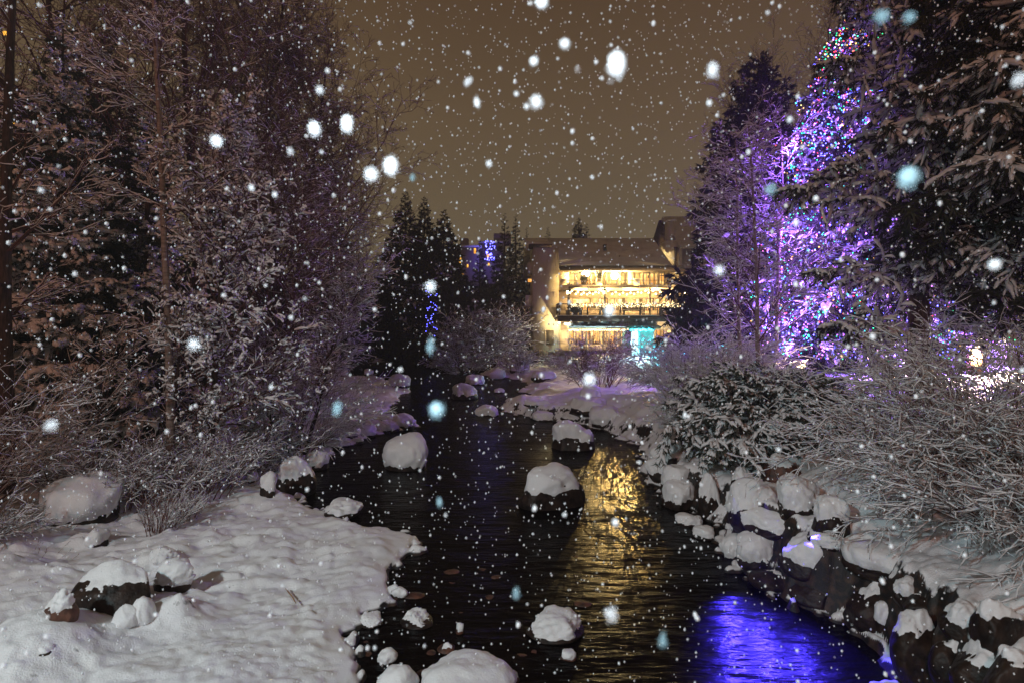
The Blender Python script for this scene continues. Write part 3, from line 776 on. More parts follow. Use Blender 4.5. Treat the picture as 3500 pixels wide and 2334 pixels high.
    for py in (1102,):
        b = MB().ball((LX(1906)-ox, 48.4-oy, LZ(1104)-oz), .10, 2).build('wall_lamp', M['bulb'], T)
        plight('wall_lamp_light', (LX(1900), 47.6, LZ(1106)), 420, (1, .78, .40), 0)
    return T
def roof_mat():
    m = mat('snowy_shingles', (.62, .60, .56), .85, (.80, .78, .74), .8)
    t = m.node_tree; b = t.nodes['Principled BSDF']
    tc = t.nodes.new('ShaderNodeTexCoord'); w = t.nodes.new('ShaderNodeTexWave'); w.bands_direction = 'Z'; w.inputs['Scale'].default_value = 1.9; w.inputs['Distortion'].default_value = .6
    w.inputs['Detail Scale'].default_value = 3
    bu = t.nodes.new('ShaderNodeBump'); bu.inputs['Strength'].default_value = .7; bu.inputs['Distance'].default_value = .08
    t.links.new(tc.outputs['Object'], w.inputs[0]); t.links.new(w.outputs['Fac'], bu.inputs['Height']); t.links.new(bu.outputs[0], b.inputs['Normal'])
    return m
lodge()
def wing():
    T = thing('gabled_house', 'taller gabled house with white chimney, half behind the pointed spruce', 'building', (LX(2450), 54, GZ))
    ox, oy, oz = T.location
    def g(mb, a, b, c, d, y0, y1, Y): 
        k = Y/F; mb.box((a-CX)*k-ox, (b-CX)*k-ox, y0-oy, y1-oy, EYE-(d-HY)*k-oz, EYE-(c-HY)*k-oz); return mb
    g(MB(), 2279, 2332, 822, 910, 52.6, 54.9, 52.6).build('wall', M['pale_stucco'], T)
    g(MB(), 2300, 2760, 850, 1210, 55, 62, 55).build('wall', M['pale_stucco'], T)
    k = 58/F; x0 = (2246-CX)*k-ox; x1 = (2760-CX)*k-ox
    zr = EYE+379*k
    MB().prism([(52-oy, 12.3-oz), (58-oy, zr-oz), (64-oy, 12.3-oz), (64-oy, 12.0-oz), (58-oy, zr-.4-oz), (52-oy, 12.0-oz)], x0+.6, x1, 0).build('roof', M['roof'], T)
    MB().prism([(52.2-oy, 12.0-oz), (58-oy, zr-.42-oz), (63.8-oy, 12.0-oz), (63.8-oy, 9-oz), (52.6-oy, 9-oz)], x0+.2, x0+.58, 0).build('gable', M['dark_wood'], T)
    c = g(MB(), 2284, 2308, 757, 830, 54, 55.2, 54).build('chimney', M['pale_stucco'], T)
    g(MB(), 2282, 2310, 751, 756.9, 53.9, 55.3, 54).build('chimney_cap', M['snow'], c)
    for a in (2380, 2440, 2520, 2600):
        for c_ in (930, 1010, 1100):
            f = g(MB(), a, a+26, c_, c_+38, 54.9, 54.99, 55).build('window', M['room'], T)
wing()
# festoon bulbs under the balcony, and the fairy lights wound on the deck railing
def festoon():
    T = thing('festoon_lights', 'string of warm round bulbs hung in swags under the lodge upper balcony', 'string lights', (LX(2100), 46.6, LZ(1004)))
    r = random.Random(4); anchors = [1932, 2045, 2188, 2331, 2420]
    for y_, z0 in ((46.7, 996), (48.2, 998)):
        for a, b in zip(anchors, anchors[1:]):
            pts = []
            for k in range(13):
                t = k/12; sag = (9+3*r.random()) if k in range(1, 12) else 9
                pts.append((LX(a+(b-a)*t)-T.location.x, y_-T.location.y, LZ(z0+4*t*(1-t)*9+(2 if k % 2 else 0))-T.location.z))
            MB().tube(pts, .012, 3).build('wire', M['dark_wood'], T)
            for k in range(1, 12, 2): MB().ball((pts[k][0], pts[k][1], pts[k][2]-.08), .075, 1).build('bulb', M['bulb'], T)
    T = thing('fairy_lights', 'dense tiny warm lights wound along the dark railing of the lodge deck', 'string lights', (LX(2150), 46.1, LZ(1046)))
    tiny = MB()
    for i in range(520):
        u = r.uniform(1935, 2420); v = r.gauss(1050, 3.5)
        tiny.ball((LX(u)-T.location.x, -.05-.1*r.random(), LZ(v)-T.location.z), .03, 1)
    o = tiny.build('bulbs', M['fairy'], T); o['kind'] = 'stuff'
    MB().tube([(LX(u)-T.location.x, -.02, LZ(1050+3*math.sin(u))-T.location.z) for u in range(1935, 2421, 4)], .02, 3).build('wire', M['needle'], T)
    T = thing('icicle_lights', 'row of white icicle lights hanging under the snowy lodge awning', 'string lights', (LX(2040), 47.2, LZ(1124)))
    tiny = MB()
    for i in range(260):
        u = 1934+(2160-1934)*i/260; v = 1125+r.random()*(3+3*math.sin(i*.7)**2)
        tiny.ball((LX(u)-T.location.x, r.uniform(-.05, .05), LZ(v)-T.location.z), .035, 1)
    o = tiny.build('bulbs', M['fairy'], T); o['kind'] = 'stuff'
    MB().tube([(LX(1934)-T.location.x, 0, 0), (LX(2160)-T.location.x, 0, 0)], .015, 3).build('wire', M['dark_wood'], T)
festoon()
def patio_heater(px, lb):
    T = thing('patio_heater', lb, 'heater', (LX(px), 47.8, LZ(1081)), 'patio heaters on the lodge deck')
    MB().tube([(0, 0, 0), (0, 0, .5)], .22, 10).build('base', M['metal'], T); MB().tube([(0, 0, .5), (0, 0, 2.0)], .05, 8).build('pole', M['metal'], T)
    MB().tube([(0, 0, 2.0), (0, 0, 2.3)], .13, 8).build('burner', M['bulb'], T)
    MB().tube([(0, 0, 2.3), (0, 0, 2.34), (0, 0, 2.45)], [.5, .48, .05], 12).build('reflector', M['metal'], T, True)
patio_heater(1933, 'mushroom patio heater at the left corner of the lodge deck'); patio_heater(2052, 'mushroom patio heater standing before the middle of the lodge deck windows')
def table_bench(px, Y, zz, lb, cat, w=1.5, hh=.5, back=False, name='bench', rot=0):
    T = thing(name, lb, cat, ((px-CX)/F*Y, Y, zz)); T.rotation_euler = (0, 0, rot)
    MB().box(-w/2, w/2, -.3, .3, hh-.06, hh).build('seat' if cat != 'table' else 'tabletop', M['dark_wood'], T)
    for x in (-w/2+.06, w/2-.06):
        for y in (-.25, .25): MB().box(x-.04, x+.04, y-.04, y+.04, 0, hh-.061).build('leg', M['dark_wood'], T)
    MB().box(-w/2+.03, w/2-.03, -.27, .27, hh+.001, hh+.06).build('snow_layer', M['snow'], T)
    if back:
        b = MB()
        for q in range(4): b.box(-w/2, w/2, .27+q*.05, .31+q*.05, hh+.1+q*.14, hh+.2+q*.14)
        for x in (-w/2+.06, w/2-.06): b.prism([(.24, hh), (.32, hh), (.52, hh+.7), (.44, hh+.7)], x-.04, x+.04, 0)
        b.build('backrest', M['dark_wood'], T)
        for x in (-w/2-.04, w/2+.04): MB().box(x-.05, x+.05, -.3, .3, hh+.2, hh+.25).build('armrest', M['dark_wood'], T)
zt = GZ
table_bench(1842, 45.6, hz((1842-CX)/F*45.6, 45.6), 'long low snowy table on the terrace, left of the lodge door', 'table', 2.0, .45, name='terrace_table')
table_bench(1868, 46.6, hz((1868-CX)/F*46.6, 46.6), 'snowy slatted chair before the dark lodge door', 'chair', .8, .42, True, 'garden_chair', .5)
table_bench(1822, 47.2, hz((1822-CX)/F*47.2, 47.2), 'leftmost slatted garden chair on the terrace, tilted back', 'chair', .8, .42, True, 'garden_chair', -.5)
table_bench(1845, 47.6, hz((1845-CX)/F*47.6, 47.6), 'snow-filled slatted chair in the middle of the terrace group', 'chair', .8, .42, True, 'garden_chair', .1)
table_bench(1892, 47.4, hz((1892-CX)/F*47.4, 47.4), 'slatted garden chair nearest the lodge drainpipes', 'chair', .8, .42, True, 'garden_chair', -.9)
for i, (px, w, c, lb) in enumerate(((1965, 1.3, 1, 'leftmost dark bench on the lodge deck behind the railing'), (2035, 1.6, 0, 'dark table on the lodge deck left of centre'),
                     (2160, 1.6, 1, 'dark bench in the middle of the lodge deck'), (2225, 1.5, 0, 'dark table right of the middle of the lodge deck'), (2290, 1.4, 1, 'rightmost dark bench on the lodge deck'))):
    table_bench(px, 47.6, LZ(1081), lb, 'bench' if c else 'table', w, .5 if c else .78, bool(c), 'deck_bench' if c else 'deck_table')
def snowy_planter(px, py, Y, lb, s=.6):
    p = P(px, py, Y); T = thing('potted_shrub', lb, 'plant', p)
    MB().tube([(0, 0, 0), (0, 0, .35)], [.2, .28], 10).build('pot', M['dark_wood'], T)
    V, F_ = ICO[3]; V = V*(1+.25*sph_noise(V, int(px), 5))[:, None]
    mk('foliage', V*s*.6+np.array((0, 0, .35+s*.5)), [F_], M['needle'], T); V2 = V.copy(); V2[:, 2] = np.maximum(V2[:, 2], .25)
    mk('snow_cap', V2*s*.63+np.array((0, 0, .37+s*.5)), [F_], M['snow'], T, smooth=True)
snowy_planter(1996, 976, 50.6, 'large round snow-dusted shrub behind the left opening of the upper balcony', .62)
snowy_planter(2048, 963, 50.7, 'round shrub behind the pillar of the upper balcony', .7)
snowy_planter(1966, 1081, 46.9, 'round snowy shrub in a pot on the lodge deck at left', .7)
snowy_planter(2084, 1081, 46.9, 'low shrub in a pot on the lodge deck near the middle', .6)
# turquoise entrance tent
def tent():
    Y = 45.5; k = Y/F; z0 = hz((2195-CX)*k, Y)
    T = thing('entrance_tent', 'turquoise cloth entrance tent glowing white inside, beside the awning', 'tent', ((2195-CX)*k, Y, z0))
    w = 42*k; h = EYE-(1128-HY)*k-z0
    MB().box(-w, -w+.12, 0, 3, 0, h).build('side_panel', M['teal_cloth'], T); MB().box(w-.9, w, 0, 3, 0, h).build('side_panel', M['teal_glow'], T)
    MB().box(-w+.2, w-.95, 1.6, 1.7, 0, h-.1).build('door_panel', M['white_glow'], T); MB().box(.0, w-.92, 1.4, 1.5, .6, h-.1).build('curtain', M['teal_cloth'], T)
    cv = MB(); n = 16
    for i in range(n): cv.ball((-w+2*w*(i+.5)/n, -.05+.04*(i % 2), h+.08+.05*math.sin(i*1.7)), .20, 2, (1, 1, .8))
    cv.build('valance', M['teal_cloth'], T, True)
    MB().prism([(-w-.1, h+.15), (w+.1, h+.15), (w*.8, h+.32), (-w*.8, h+.34)], -.1, 3.1, 1).build('roof', M['teal_cloth'], T)
    MB().tube([(-w+.1, -.05, 0), (-w+.1, -.05, h)], .05, 6).build('pole', M['metal'], T); MB().tube([(w-.1, -.05, 0), (w-.1, -.05, h)], .05, 6).build('pole', M['metal'], T)
    plight('tent_light', ((2185-CX)*k, Y-.8, z0+1.2), 1500, (.55, .92, 1.0), 0)
tent()

# ------------------------------------------------------------------ distant buildings
def far_block(name, label, x0, x1, y0, y1, Y, m, wins, dep=12):
    k = Y/F; T = thing(name, label, 'building', ((x0+x1)/2*k-CX*k, Y, 0)); ox = T.location.x
    zt_ = EYE-(y0-HY)*k; zb = EYE-(y1-HY)*k
    MB().box((x0-CX)*k-ox, (x1-CX)*k-ox, 0, dep, min(zb, 0), zt_).build('wall', M[m], T)
    MB().box((x0-CX)*k-ox-.4, (x1-CX)*k-ox+.4, -.4, dep+.4, zt_+.01, zt_+.5).build('roof', M['snow'], T)
    for a, b, c, d in wins:
        MB().box((a-CX)*k-ox, (b-CX)*k-ox, -.08, -.01, EYE-(d-HY)*k, EYE-(c-HY)*k).build('window', M['far_window'], T)
    return T
T = far_block('tower_block', 'distant mauve hotel block with a few amber windows between the dark spruces', 1560, 1640, 846, 1010, 130, 'mauve_wall',
              [(1566,1576,896,908),(1570,1577,880,890),(1620,1627,850,868),(1596,1601,905,915),(1575,1583,935,941)])
MB().box(-2.2, -.2, 2, 5, 24.5, 27).build('chimney', M['mauve_wall'], T)
T = far_block('tower_block', 'distant hotel wing lit blue-violet, left of the pair of far spruces', 1641, 1720, 832, 1010, 133, 'mauve_wall', [(1664,1672,870,880),(1668,1673,900,908)])
MB().box(.5, 5, 1, 6, 26, 28.6).build('penthouse', M['mauve_wall'], T)
plight('blue_facade_light', P(1672, 870, 127), 900, (.16, .14, 1.0), 0)
far_block('riverside_house', 'dark house with small amber windows behind the bare trees at left', 620, 1250, 1010, 1190, 58, 'dark_wood',
          [(1193,1200,1010,1022),(1062,1072,1040,1052),(1068,1076,1095,1110),(738,750,1105,1135),(756,770,1122,1170),(770,782,1190,1215),(722,730,1138,1150),(1168,1176,880,890),(880,888,1040,1052)])
far_block('neighbour_house', 'tall house with yellow windows at the left edge behind the pale trunk', -300, 70, 330, 1150, 30, 'dark_wood',
          [(0,9,560,610),(0,8,620,660),(36,66,580,596),(34,60,410,425),(8,24,110,122),(34,44,88,100),(5,30,900,912),(10,22,968,974)])

# ------------------------------------------------------------------ trees
# left side
conifer('pine_tree', 'tallest snow-dotted pine at upper left, dark with puffs of snow', 215, 13.6, 55, 430, 1, CLUMP, 150, profile=.75, pitch=(30, -8), snow_frac=.6)
conifer('pine_tree', 'snow-dotted pine right of the tallest one, beside the thin pale trunk', 505, 14.2, 360, 380, 2, CLUMP, 120, profile=.7, pitch=(30, -8), snow_frac=.455)
conifer('pine_tree', 'dark pine at the far left edge behind the pale trunk', 40, 24, 320, 420, 3, MID, 110, profile=.7, snow_frac=.5)
conifer('pine_tree', 'dark pine between the two snow-dotted pines', 370, 24, 120, 380, 4, MID, 120, profile=.8, snow_frac=.5)
conifer('pine_tree', 'dark pine behind the fine twigs right of the frosted young tree', 780, 33, 520, 420, 5, MID, 110, profile=.8, snow_frac=.3)
conifer('pine_tree', 'squat dark pine behind the leaning bare stems', 1130, 48, 700, 300, 6, MID, 100, profile=.7, snow_frac=.15)
# bare giants
BT = bare_tree
BT('birch_tree', 'thin straight pale trunk rising out of the top of the picture at left', 'tree', 578, 11.6, -350, 11, 26, .16, (.0, 0), .085, bark='pale_bark', tmin=.45, snow_ts=.016, angle=1.1, nc2=10, nc3=5, nc4=3, wob=.03)
BT('aspen_tree', 'thick brown trunk at the left edge of the picture', 'tree', 25, 10.5, -500, 12, 22, .2, (.0, 0), .13, bark='bark', tmin=.25, snow_ts=.014, nc2=9, nc3=5, nc4=2, angle=1.1, wob=.03)
BT('bare_tree', 'large fine-twigged bare tree with its crown against the sky left of centre', 'tree', 860, 30, -160, 13, 44, .45, (.03, 0), .2, tmin=.2, snow_ts=.012, frac=.45, nc2=11, nc3=6, nc4=4, angle=.75, trop=.5, rmin=.008)
BT('bare_tree', 'bare tree leaning right whose crown ends the left tree mass', 'tree', 960, 33, 230, 14, 40, .45, (.16, 0), .2, tmin=.15, snow_ts=.012, frac=.45, nc2=11, nc3=6, nc4=4, angle=.75, trop=.5, rmin=.008)
BT('bare_tree', 'dense bare tree filling the top left behind the birch trunk', 'tree', 700, 25, -420, 15, 44, .42, (-.02, 0), .2, tmin=.25, snow_ts=.012, frac=.45, nc2=11, nc3=6, nc4=4, angle=.8, trop=.4, rmin=.008)
BT('bare_tree', 'bare tree behind the tallest pine at top left', 'tree', 330, 27, -420, 16, 40, .42, (-.05, 0), .2, tmin=.3, snow_ts=.012, frac=.45, nc2=10, nc3=6, nc4=3, angle=.8, trop=.3, rmin=.008)
BT('bare_tree', 'lower bare tree with outward twigs beside the trio of spruces', 'tree', 1090, 40, 640, 17, 36, .5, (.10, 0), .16, tmin=.1, snow_ts=.02, nc2=10, nc3=5, nc4=3, angle=.8, trop=.5, rmin=.009)
BT('bare_tree', 'slender dark stem leaning right over the gravel spit', 'tree', 1010, 17, 880, 18, 30, .42, (.32, .1), .07, tmin=.25, snow_ts=.014, nc2=8, nc3=4, angle=.5, trop=.4)
BT('bare_tree', 'second slender dark stem leaning right, nearer the river', 'tree', 1040, 15.5, 1010, 19, 26, .42, (.30, 0), .055, tmin=.25, snow_ts=.014, nc2=8, nc3=4, angle=.5, trop=.4)
BT('bare_tree', 'twiggy bare tree with pale frost behind the frosted young tree', 'tree', 930, 21, 560, 20, 40, .45, (.05, 0), .12, tmin=.15, snow_ts=.012, frac=.45, nc2=10, nc3=5, nc4=3, angle=.75, trop=.4)
BT('young_tree', 'frosted young tree with snow-clotted leaves, nearest tree on the left bank', 'tree', 705, 12.2, 430, 21, 52, .24, (.10, 0), .075, tmin=.15, snow_ts=.036, nc2=9, nc3=5, nc4=4, skip=3, frac=.65, angle=1.0, trop=.3, wob=.04)
BT('young_tree', 'small snow-laden tree with arching limbs left of the frosted young tree', 'tree', 345, 11.5, 1130, 22, 16, .5, (.03, 0), .06, tmin=.3, snow_ts=.017, nc2=8, nc3=4, angle=1.0, trop=.2)
BT('young_tree', 'snow-laden sapling with spreading limbs behind the dead stalks', 'tree', 560, 12.5, 1100, 23, 16, .5, (.08, 0), .06, tmin=.2, snow_ts=.015, nc2=8, nc3=4, angle=1.0, trop=.2)
# far trees
FAR = [(1385,62,650,330,'left and tallest of the three dark spruces beyond the river'),(1450,64,668,300,'middle one of the three dark spruces beyond the river'),
       (1517,60,712,330,'right and broadest of the three dark spruces beyond the river'),(1640,82,812,110,'small dark spruce in front of the distant hotel'),
       (1725,66,725,170,'left of the two slim spruces beside the lodge'),(1763,68,732,170,'right of the two slim spruces beside the lodge'),(1800,74,775,90,'short spruce just left of the lodge roof'),
       (1873,84,772,120,'tiny spruce top showing above the left end of the lodge roof'),(1978,84,742,230,'broad spruce top showing above the lodge roof'),(2005,86,762,170,'lower spruce top at the right of the broad one above the roof')]
for i, (px, Y, tp, w, lb) in enumerate(FAR):
    conifer('spruce_tree', lb, px, Y, tp, w*1.0, 40+i, MID, 190 if w > 200 else 100, snow=True, snow_frac=.10, mats=('far_needle', 'twig_snow'), profile=1.1, irregular=.45, bare=.03)
for i, px in enumerate(range(560, 1720, 62)):
    Y = 78+(i*37 % 11)*2.2; tp = 930+((i*53) % 7)*22
    conifer('spruce_tree', 'dark spruce in the row closing the far bank of the river', px, Y, tp, 190, 60+i, LO, 60, snow=False, mats=('far_needle', 'twig_snow'), profile=.6, irregular=.5, bare=.0, group='row of dark spruces on the far bank')
# right side
conifer('spruce_tree', 'tall dark pointed spruce between the lodge and the lit tree', 2592, 31, 185, 560, 81, MID, 190, snow_frac=.12, profile=.72, pitch=(35, -10), bare=.02, mats=('far_needle', 'twig_snow'))
conifer('spruce_tree', 'small spruce at the foot of the dark pointed one, toward the lodge', 2420, 34, 1010, 330, 82, MID, 60, snow_frac=.15, profile=.6, bare=.02)
XT = conifer('christmas_tree', 'tall conifer covered in countless coloured lights', 2905, 27, 50, 660, 83, MID, 210, snow_frac=.8, profile=.8, pitch=(30, -6), bare=.05)
NP = conifer('pine_tree', 'nearest huge snow-laden pine, drooping white boughs before the lit tree', 3140, 15.5, -700, 700, 84, HI, 150, snow_frac=.72, side=.10, profile=.5, pitch=(25, -10), bare=.16, irregular=.6, trunk=.017,
    extra=[(2835,215),(2900,735),(2965,425),(3000,1000),(2690,372),(2650,554),(2700,771),(2590,877),(2700,1080),(2657,1286),(2835,1377),(2960,40),(3340,280),(3290,520),(3430,700),(3470,905),(3380,1085),(3250,170),(3480,470),(3310,985),(3260,790),(3230,620),(3400,130),(3360,1200),(3290,1130)])
conifer('pine_tree', 'dark snow-streaked pine at the upper right edge', 3640, 13, -1300, 1000, 85, HI, 170, snow_frac=.7, profile=.5, pitch=(20, -12), bare=.2, irregular=.4, trunk=.015)
BT('aspen_tree', 'left of the two slim frosted aspens lit purple', 'tree', 2532, 20, 470, 91, 26, .34, (-.01, 0), .075, bark='pale_bark', tmin=.15, snow_ts=.017, nc2=8, nc3=5, angle=.95, trop=.35, wob=.03)
BT('aspen_tree', 'right of the two slim frosted aspens lit purple', 'tree', 2590, 18.5, 420, 92, 26, .34, (.02, 0), .085, bark='pale_bark', tmin=.15, snow_ts=.017, nc2=8, nc3=5, angle=.95, trop=.35, wob=.03)
BT('aspen_tree', 'frosted aspen behind the slim pair, glowing purple', 'tree', 2650, 23, 380, 93, 24, .36, (.0, 0), .09, bark='pale_bark', tmin=.15, snow_ts=.02, nc2=8, nc3=5, angle=.9, trop=.4)
BT('aspen_tree', 'bare aspen top standing left of the dark pointed spruce', 'tree', 2470, 33, 340, 94, 36, .3, (.0, 0), .09, tmin=.2, snow_ts=.018, nc2=9, nc3=5, angle=.7, trop=.6)
BT('aspen_tree', 'bare aspen top between the pointed spruce and the lit tree', 'tree', 2722, 36, 170, 95, 40, .3, (.0, 0), .10, tmin=.2, snow_ts=.018, nc2=9, nc3=5, angle=.7, trop=.6)
BT('aspen_tree', 'bare aspen top close to the tip of the lit tree', 'tree', 2832, 37, 110, 96, 40, .3, (.0, 0), .10, tmin=.2, snow_ts=.018, nc2=9, nc3=5, angle=.7, trop=.6)

def far_string(px, py, w, h, Y, n, lb, seed, sz=.09):
    p = P(px, py, Y); T = thing('string_lights', lb, 'string lights', p); r = np.random.RandomState(seed); V, F_ = oct_(); k = Y/F; mb = MB()
    for i in range(n): mb.add(V*sz+np.array((r.uniform(-w, w)/2*k, r.uniform(-1, 0), r.uniform(-h, h)/2*k)), [F_])
    o = mb.build('bulbs', M['led_blue'], T); o['kind'] = 'stuff'
    MB().tube([(-w/2*k, 0, -h/2*k), (0, -.3, 0), (w/2*k, 0, h/2*k)], .02, 3).build('wire', M['needle'], T)
# ---- lights on the christmas tree
def tree_lights():
    loc = XT.location; T = thing('string_lights', 'thousands of blue, violet and coloured bulbs strung over the tall conifer', 'string lights', loc)
    crown = [c for c in XT.children if c.name.startswith('crown')][0]
    n = len(crown.data.vertices); co = np.empty(n*3, np.float32); crown.data.vertices.foreach_get('co', co); co = co.reshape(-1, 3)
    r = np.random.RandomState(5); h = XT['_h']; rad = np.hypot(co[:, 0], co[:, 1]); f = np.clip(1-co[:, 2]/h, .01, 1)
    lim = 330/F*27*f**.8
    ok = np.where((rad > lim*.45) & (co[:, 1] < rad*.55) & (co[:, 2] > h*.04))[0]
    wt = np.clip(1.05-co[ok, 2]/h, .02, 1)**1.0; wt /= wt.sum()
    pick = co[r.choice(ok, 13500, p=wt)]+r.randn(13500, 3)*.05
    pick[:, :2] *= 1.05
    top = r.randn(160, 3)*.06+np.stack([np.zeros(160), np.zeros(160), h*(.93+.07*r.rand(160))], 1); 
    pick = np.vstack([pick, top])
    V, F_ = ICO[1]; V, F_ = oct_()
    t = pick[:, 2]/h; cols = ['blue', 'violet', 'green', 'red', 'gold', 'pink', 'teal']
    pr = np.array([.42, .19, .12, .07, .06, .06, .08]); ptop = np.array([.16, .08, .22, .24, .18, .06, .06])
    c = np.array([r.choice(7, p=ptop if (q > .80) else pr) for q in t])
    Mt = [M['led_'+k] for k in cols]
    o1 = (pick[:, 1] < 0).nonzero()[0]; first = o1[:98]
    for i in first:
        mk('bulb', V*.038+pick[i], [F_], Mt[c[i]], T)
    rest = np.setdiff1d(np.arange(len(pick)), first)
    s = (.026+.020*r.rand(len(rest)))[:, None, None]
    W = V[None]*s+pick[rest][:, None]
    FF = (F_[None]+(np.arange(len(rest))*6)[:, None, None]).reshape(-1, 3)
    o = mk('bulbs', W.reshape(-1, 3), [FF], Mt, T, midx=np.repeat(c[rest], 8)); o['kind'] = 'stuff'
    # the wire: a spiral around the crown
    a = np.arange(0, 60, .25); zz = h*(.05+.93*a/60); ff = 1-zz/h
    MB().tube(np.stack([np.cos(a)*.8*320/F*27*ff**.8, np.sin(a)*.8*320/F*27*ff**.8, zz], 1), .012, 3).build('wire', M['needle'], T)
    for ax_, ay_, az_, ap_ in ((-5.5, -3.5, 3, 900), (-5.0, -4.0, 6.5, 1100), (-5.0, -3.5, 10.5, 800), (-1, -5, 2, 250)):
        plight('string_light_glow', (loc.x+ax_, loc.y+ay_, loc.z+az_), ap_, (.30, .12, 1.0), 0)
    for q in (.06, .14, .24, .36, .5, .66, .85):
        rr_ = 320/F*29*(1-q)**.8+.5
        for a_ in (-150, -100, -45) if q < .6 else (-120,):
            plight('string_light_glow', (loc.x+math.cos(R(a_))*rr_, loc.y+math.sin(R(a_))*rr_, loc.z+h*q), 430*(1.15-q), (.30, .12, 1.0), 0)
def oct_():
    V = np.array([(1,0,0),(-1,0,0),(0,1,0),(0,-1,0),(0,0,1),(0,0,-1)], float)
    return V, np.array([(0,2,4),(2,1,4),(1,3,4),(3,0,4),(2,0,5),(1,2,5),(3,1,5),(0,3,5)])
tree_lights()
far_string(1675, 858, 34, 66, 79, 46, 'cluster of bright blue lights on a distant tree before the hotel', 1)
far_string(1478, 1060, 44, 180, 56, 40, 'scattered blue lights low on the trio of dark spruces', 2, .045)

# ------------------------------------------------------------------ shrubs
def at(px, Y): x = (px-CX)/F*Y; return (x, Y, hz(x, Y))
bush('willow_shrub', 'huge snow-laden shrub sweeping in from the left edge', at(-150, 9.2), .5, 3.0, 40, 201, 1.05, 9, 5, .009, (.35, 0), .011, trop=-.15)
bush('willow_shrub', 'snow-laden shrub low at the left edge in front of the sweeping one', at(-140, 8.1), .3, 1.3, 16, 202, 1.5, 8, 4, .010, (.5, 0), .010, trop=-.2)
bush('willow_shrub', 'thicket of snowy twigs behind the flat-topped boulder', at(330, 10.8), .5, 1.5, 28, 203, .9, 8, 4, .009, (.1, 0), .012)
bush('willow_shrub', 'reddish stalks around the foot of the small laden tree', at(430, 10.4), .7, 1.3, 60, 204, .35, 5, 3, .010, (.15, 0), .008, 'red_twig', trop=0)
bush('willow_shrub', 'reddish thicket at the foot of the frosted young tree', at(640, 11.2), .9, 1.4, 70, 205, .5, 6, 3, .012, (.1, 0), .009, 'red_twig', trop=-.1)
bush('willow_shrub', 'snowy thicket right of the frosted young tree', at(800, 13), .8, 1.9, 50, 206, .8, 8, 4, .010, (.2, 0), .011)
bush('willow_shrub', 'dark-stemmed willow reaching right over the shore pile', at(1010, 15.6), .5, 2.6, 40, 207, 1.0, 8, 5, .010, (.3, 0), .012, trop=-.1)
bush('willow_shrub', 'frosted willow in the gap behind the slender leaning stems', at(900, 19), 1.2, 3.6, 55, 208, .7, 9, 5, .010, (.1, 0), .014, trop=0)
bush('willow_shrub', 'snowy brush between the pines and the small laden tree', at(260, 15), 1.0, 2.0, 30, 209, .8, 8, 4, .009)
bush('grass_clump', 'tall dry reddish stalks in front of the left thicket, lower one', at(545, 9.3), .22, .85, 80, 210, .5, 2, 1, .010, (.2, 0), .005, 'red_twig', trop=-.1, lv=[(5, .07, -.2, 3, .4, .4, .7, .3, 1), (3, .1, 0, 0, 0, 0, 0, 0, 1)], cat='grass clump')
bush('grass_clump', 'dry stalks with snow beads right of the reddish clump', at(640, 9.9), .18, .55, 50, 211, .5, 2, 1, .010, (.1, 0), .005, 'red_twig', trop=-.1, lv=[(5, .07, -.2, 3, .4, .4, .7, .3, 1), (3, .1, 0, 0, 0, 0, 0, 0, 1)], cat='grass clump')
bush('grass_clump', 'few bent bare twigs beside the snow-wrapped blocks', at(340, 6.9), .12, .45, 11, 212, .9, 2, 1, .004, (.5, 0), .004, 'red_twig', trop=-.1, lv=[(5, .07, -.2, 2, .4, .4, .7, .3, 1), (3, .1, 0, 0, 0, 0, 0, 0, 1)], cat='grass clump')
bush('grass_clump', 'few short straw stalks standing in the open snow at far left', at(110, 7.9), .5, .28, 9, 214, .8, 2, 1, .003, (.3, 0), .0035, 'red_twig', trop=-.1, lv=[(5, .07, -.2, 2, .4, .4, .7, .3, 1), (3, .1, 0, 0, 0, 0, 0, 0, 1)], cat='grass clump')
bush('grass_clump', 'thin grass stems bowing over the little round stone', at(810, 12.4), .3, .8, 24, 213, .9, 2, 1, .006, (.4, 0), .005, 'red_twig', trop=-.5, lv=[(5, .07, -.6, 2, .4, .4, .7, .3, 1), (3, .1, 0, 0, 0, 0, 0, 0, 1)], cat='grass clump')
conifer('young_spruce', 'waist-high snow-bowed spruce on the left bank beside the shore pile', 925, 14.2, 1300, 250, 86, HI, 34, snow_frac=1, profile=.6, pitch=(10, -25), bare=.1)
# middle and far
bush('bare_shrub', 'broad pale round shrub left of the lodge on the far shore', at(1660, 50), 1.5, 6.2, 90, 220, .75, 9, 5, .03, (0, 0), .03, trop=-.1, rmin=.012)
bush('bare_shrub', 'wispy shrub in front of the broad pale one', at(1585, 46), 1.0, 3.6, 60, 221, .9, 8, 4, .02, (-.2, 0), .02, trop=-.2, rmin=.01)
bush('bare_shrub', 'small pale shrub at the corner of the terrace', at(1775, 42), .8, 1.7, 50, 222, .8, 7, 4, .025, (0, 0), .015, trop=-.1, rmin=.01)
bush('bare_shrub', 'little orange-tinted shrub by the terrace table', at(1897, 42.5), .5, 1.1, 40, 223, .9, 6, 3, .02, (0, 0), .012, rmin=.008)
bush('bare_shrub', 'low dark shrub at the left of the lodge glass doors', at(1945, 42), .8, 1.2, 40, 224, 1.0, 7, 3, .012, (0, 0), .012, rmin=.008)
bush('bare_shrub', 'dark purple-brown willow in front of the lodge ground floor', at(2050, 27), .9, 2.9, 70, 225, .75, 9, 5, .010, (0, 0), .014, 'red_twig', trop=-.05, rmin=.006)
bush('bare_shrub', 'grey frosted shrub arching over the snow shelf', at(2365, 21), 1.0, 2.8, 60, 226, 1.0, 8, 5, .014, (-.2, 0), .015, trop=-.25)
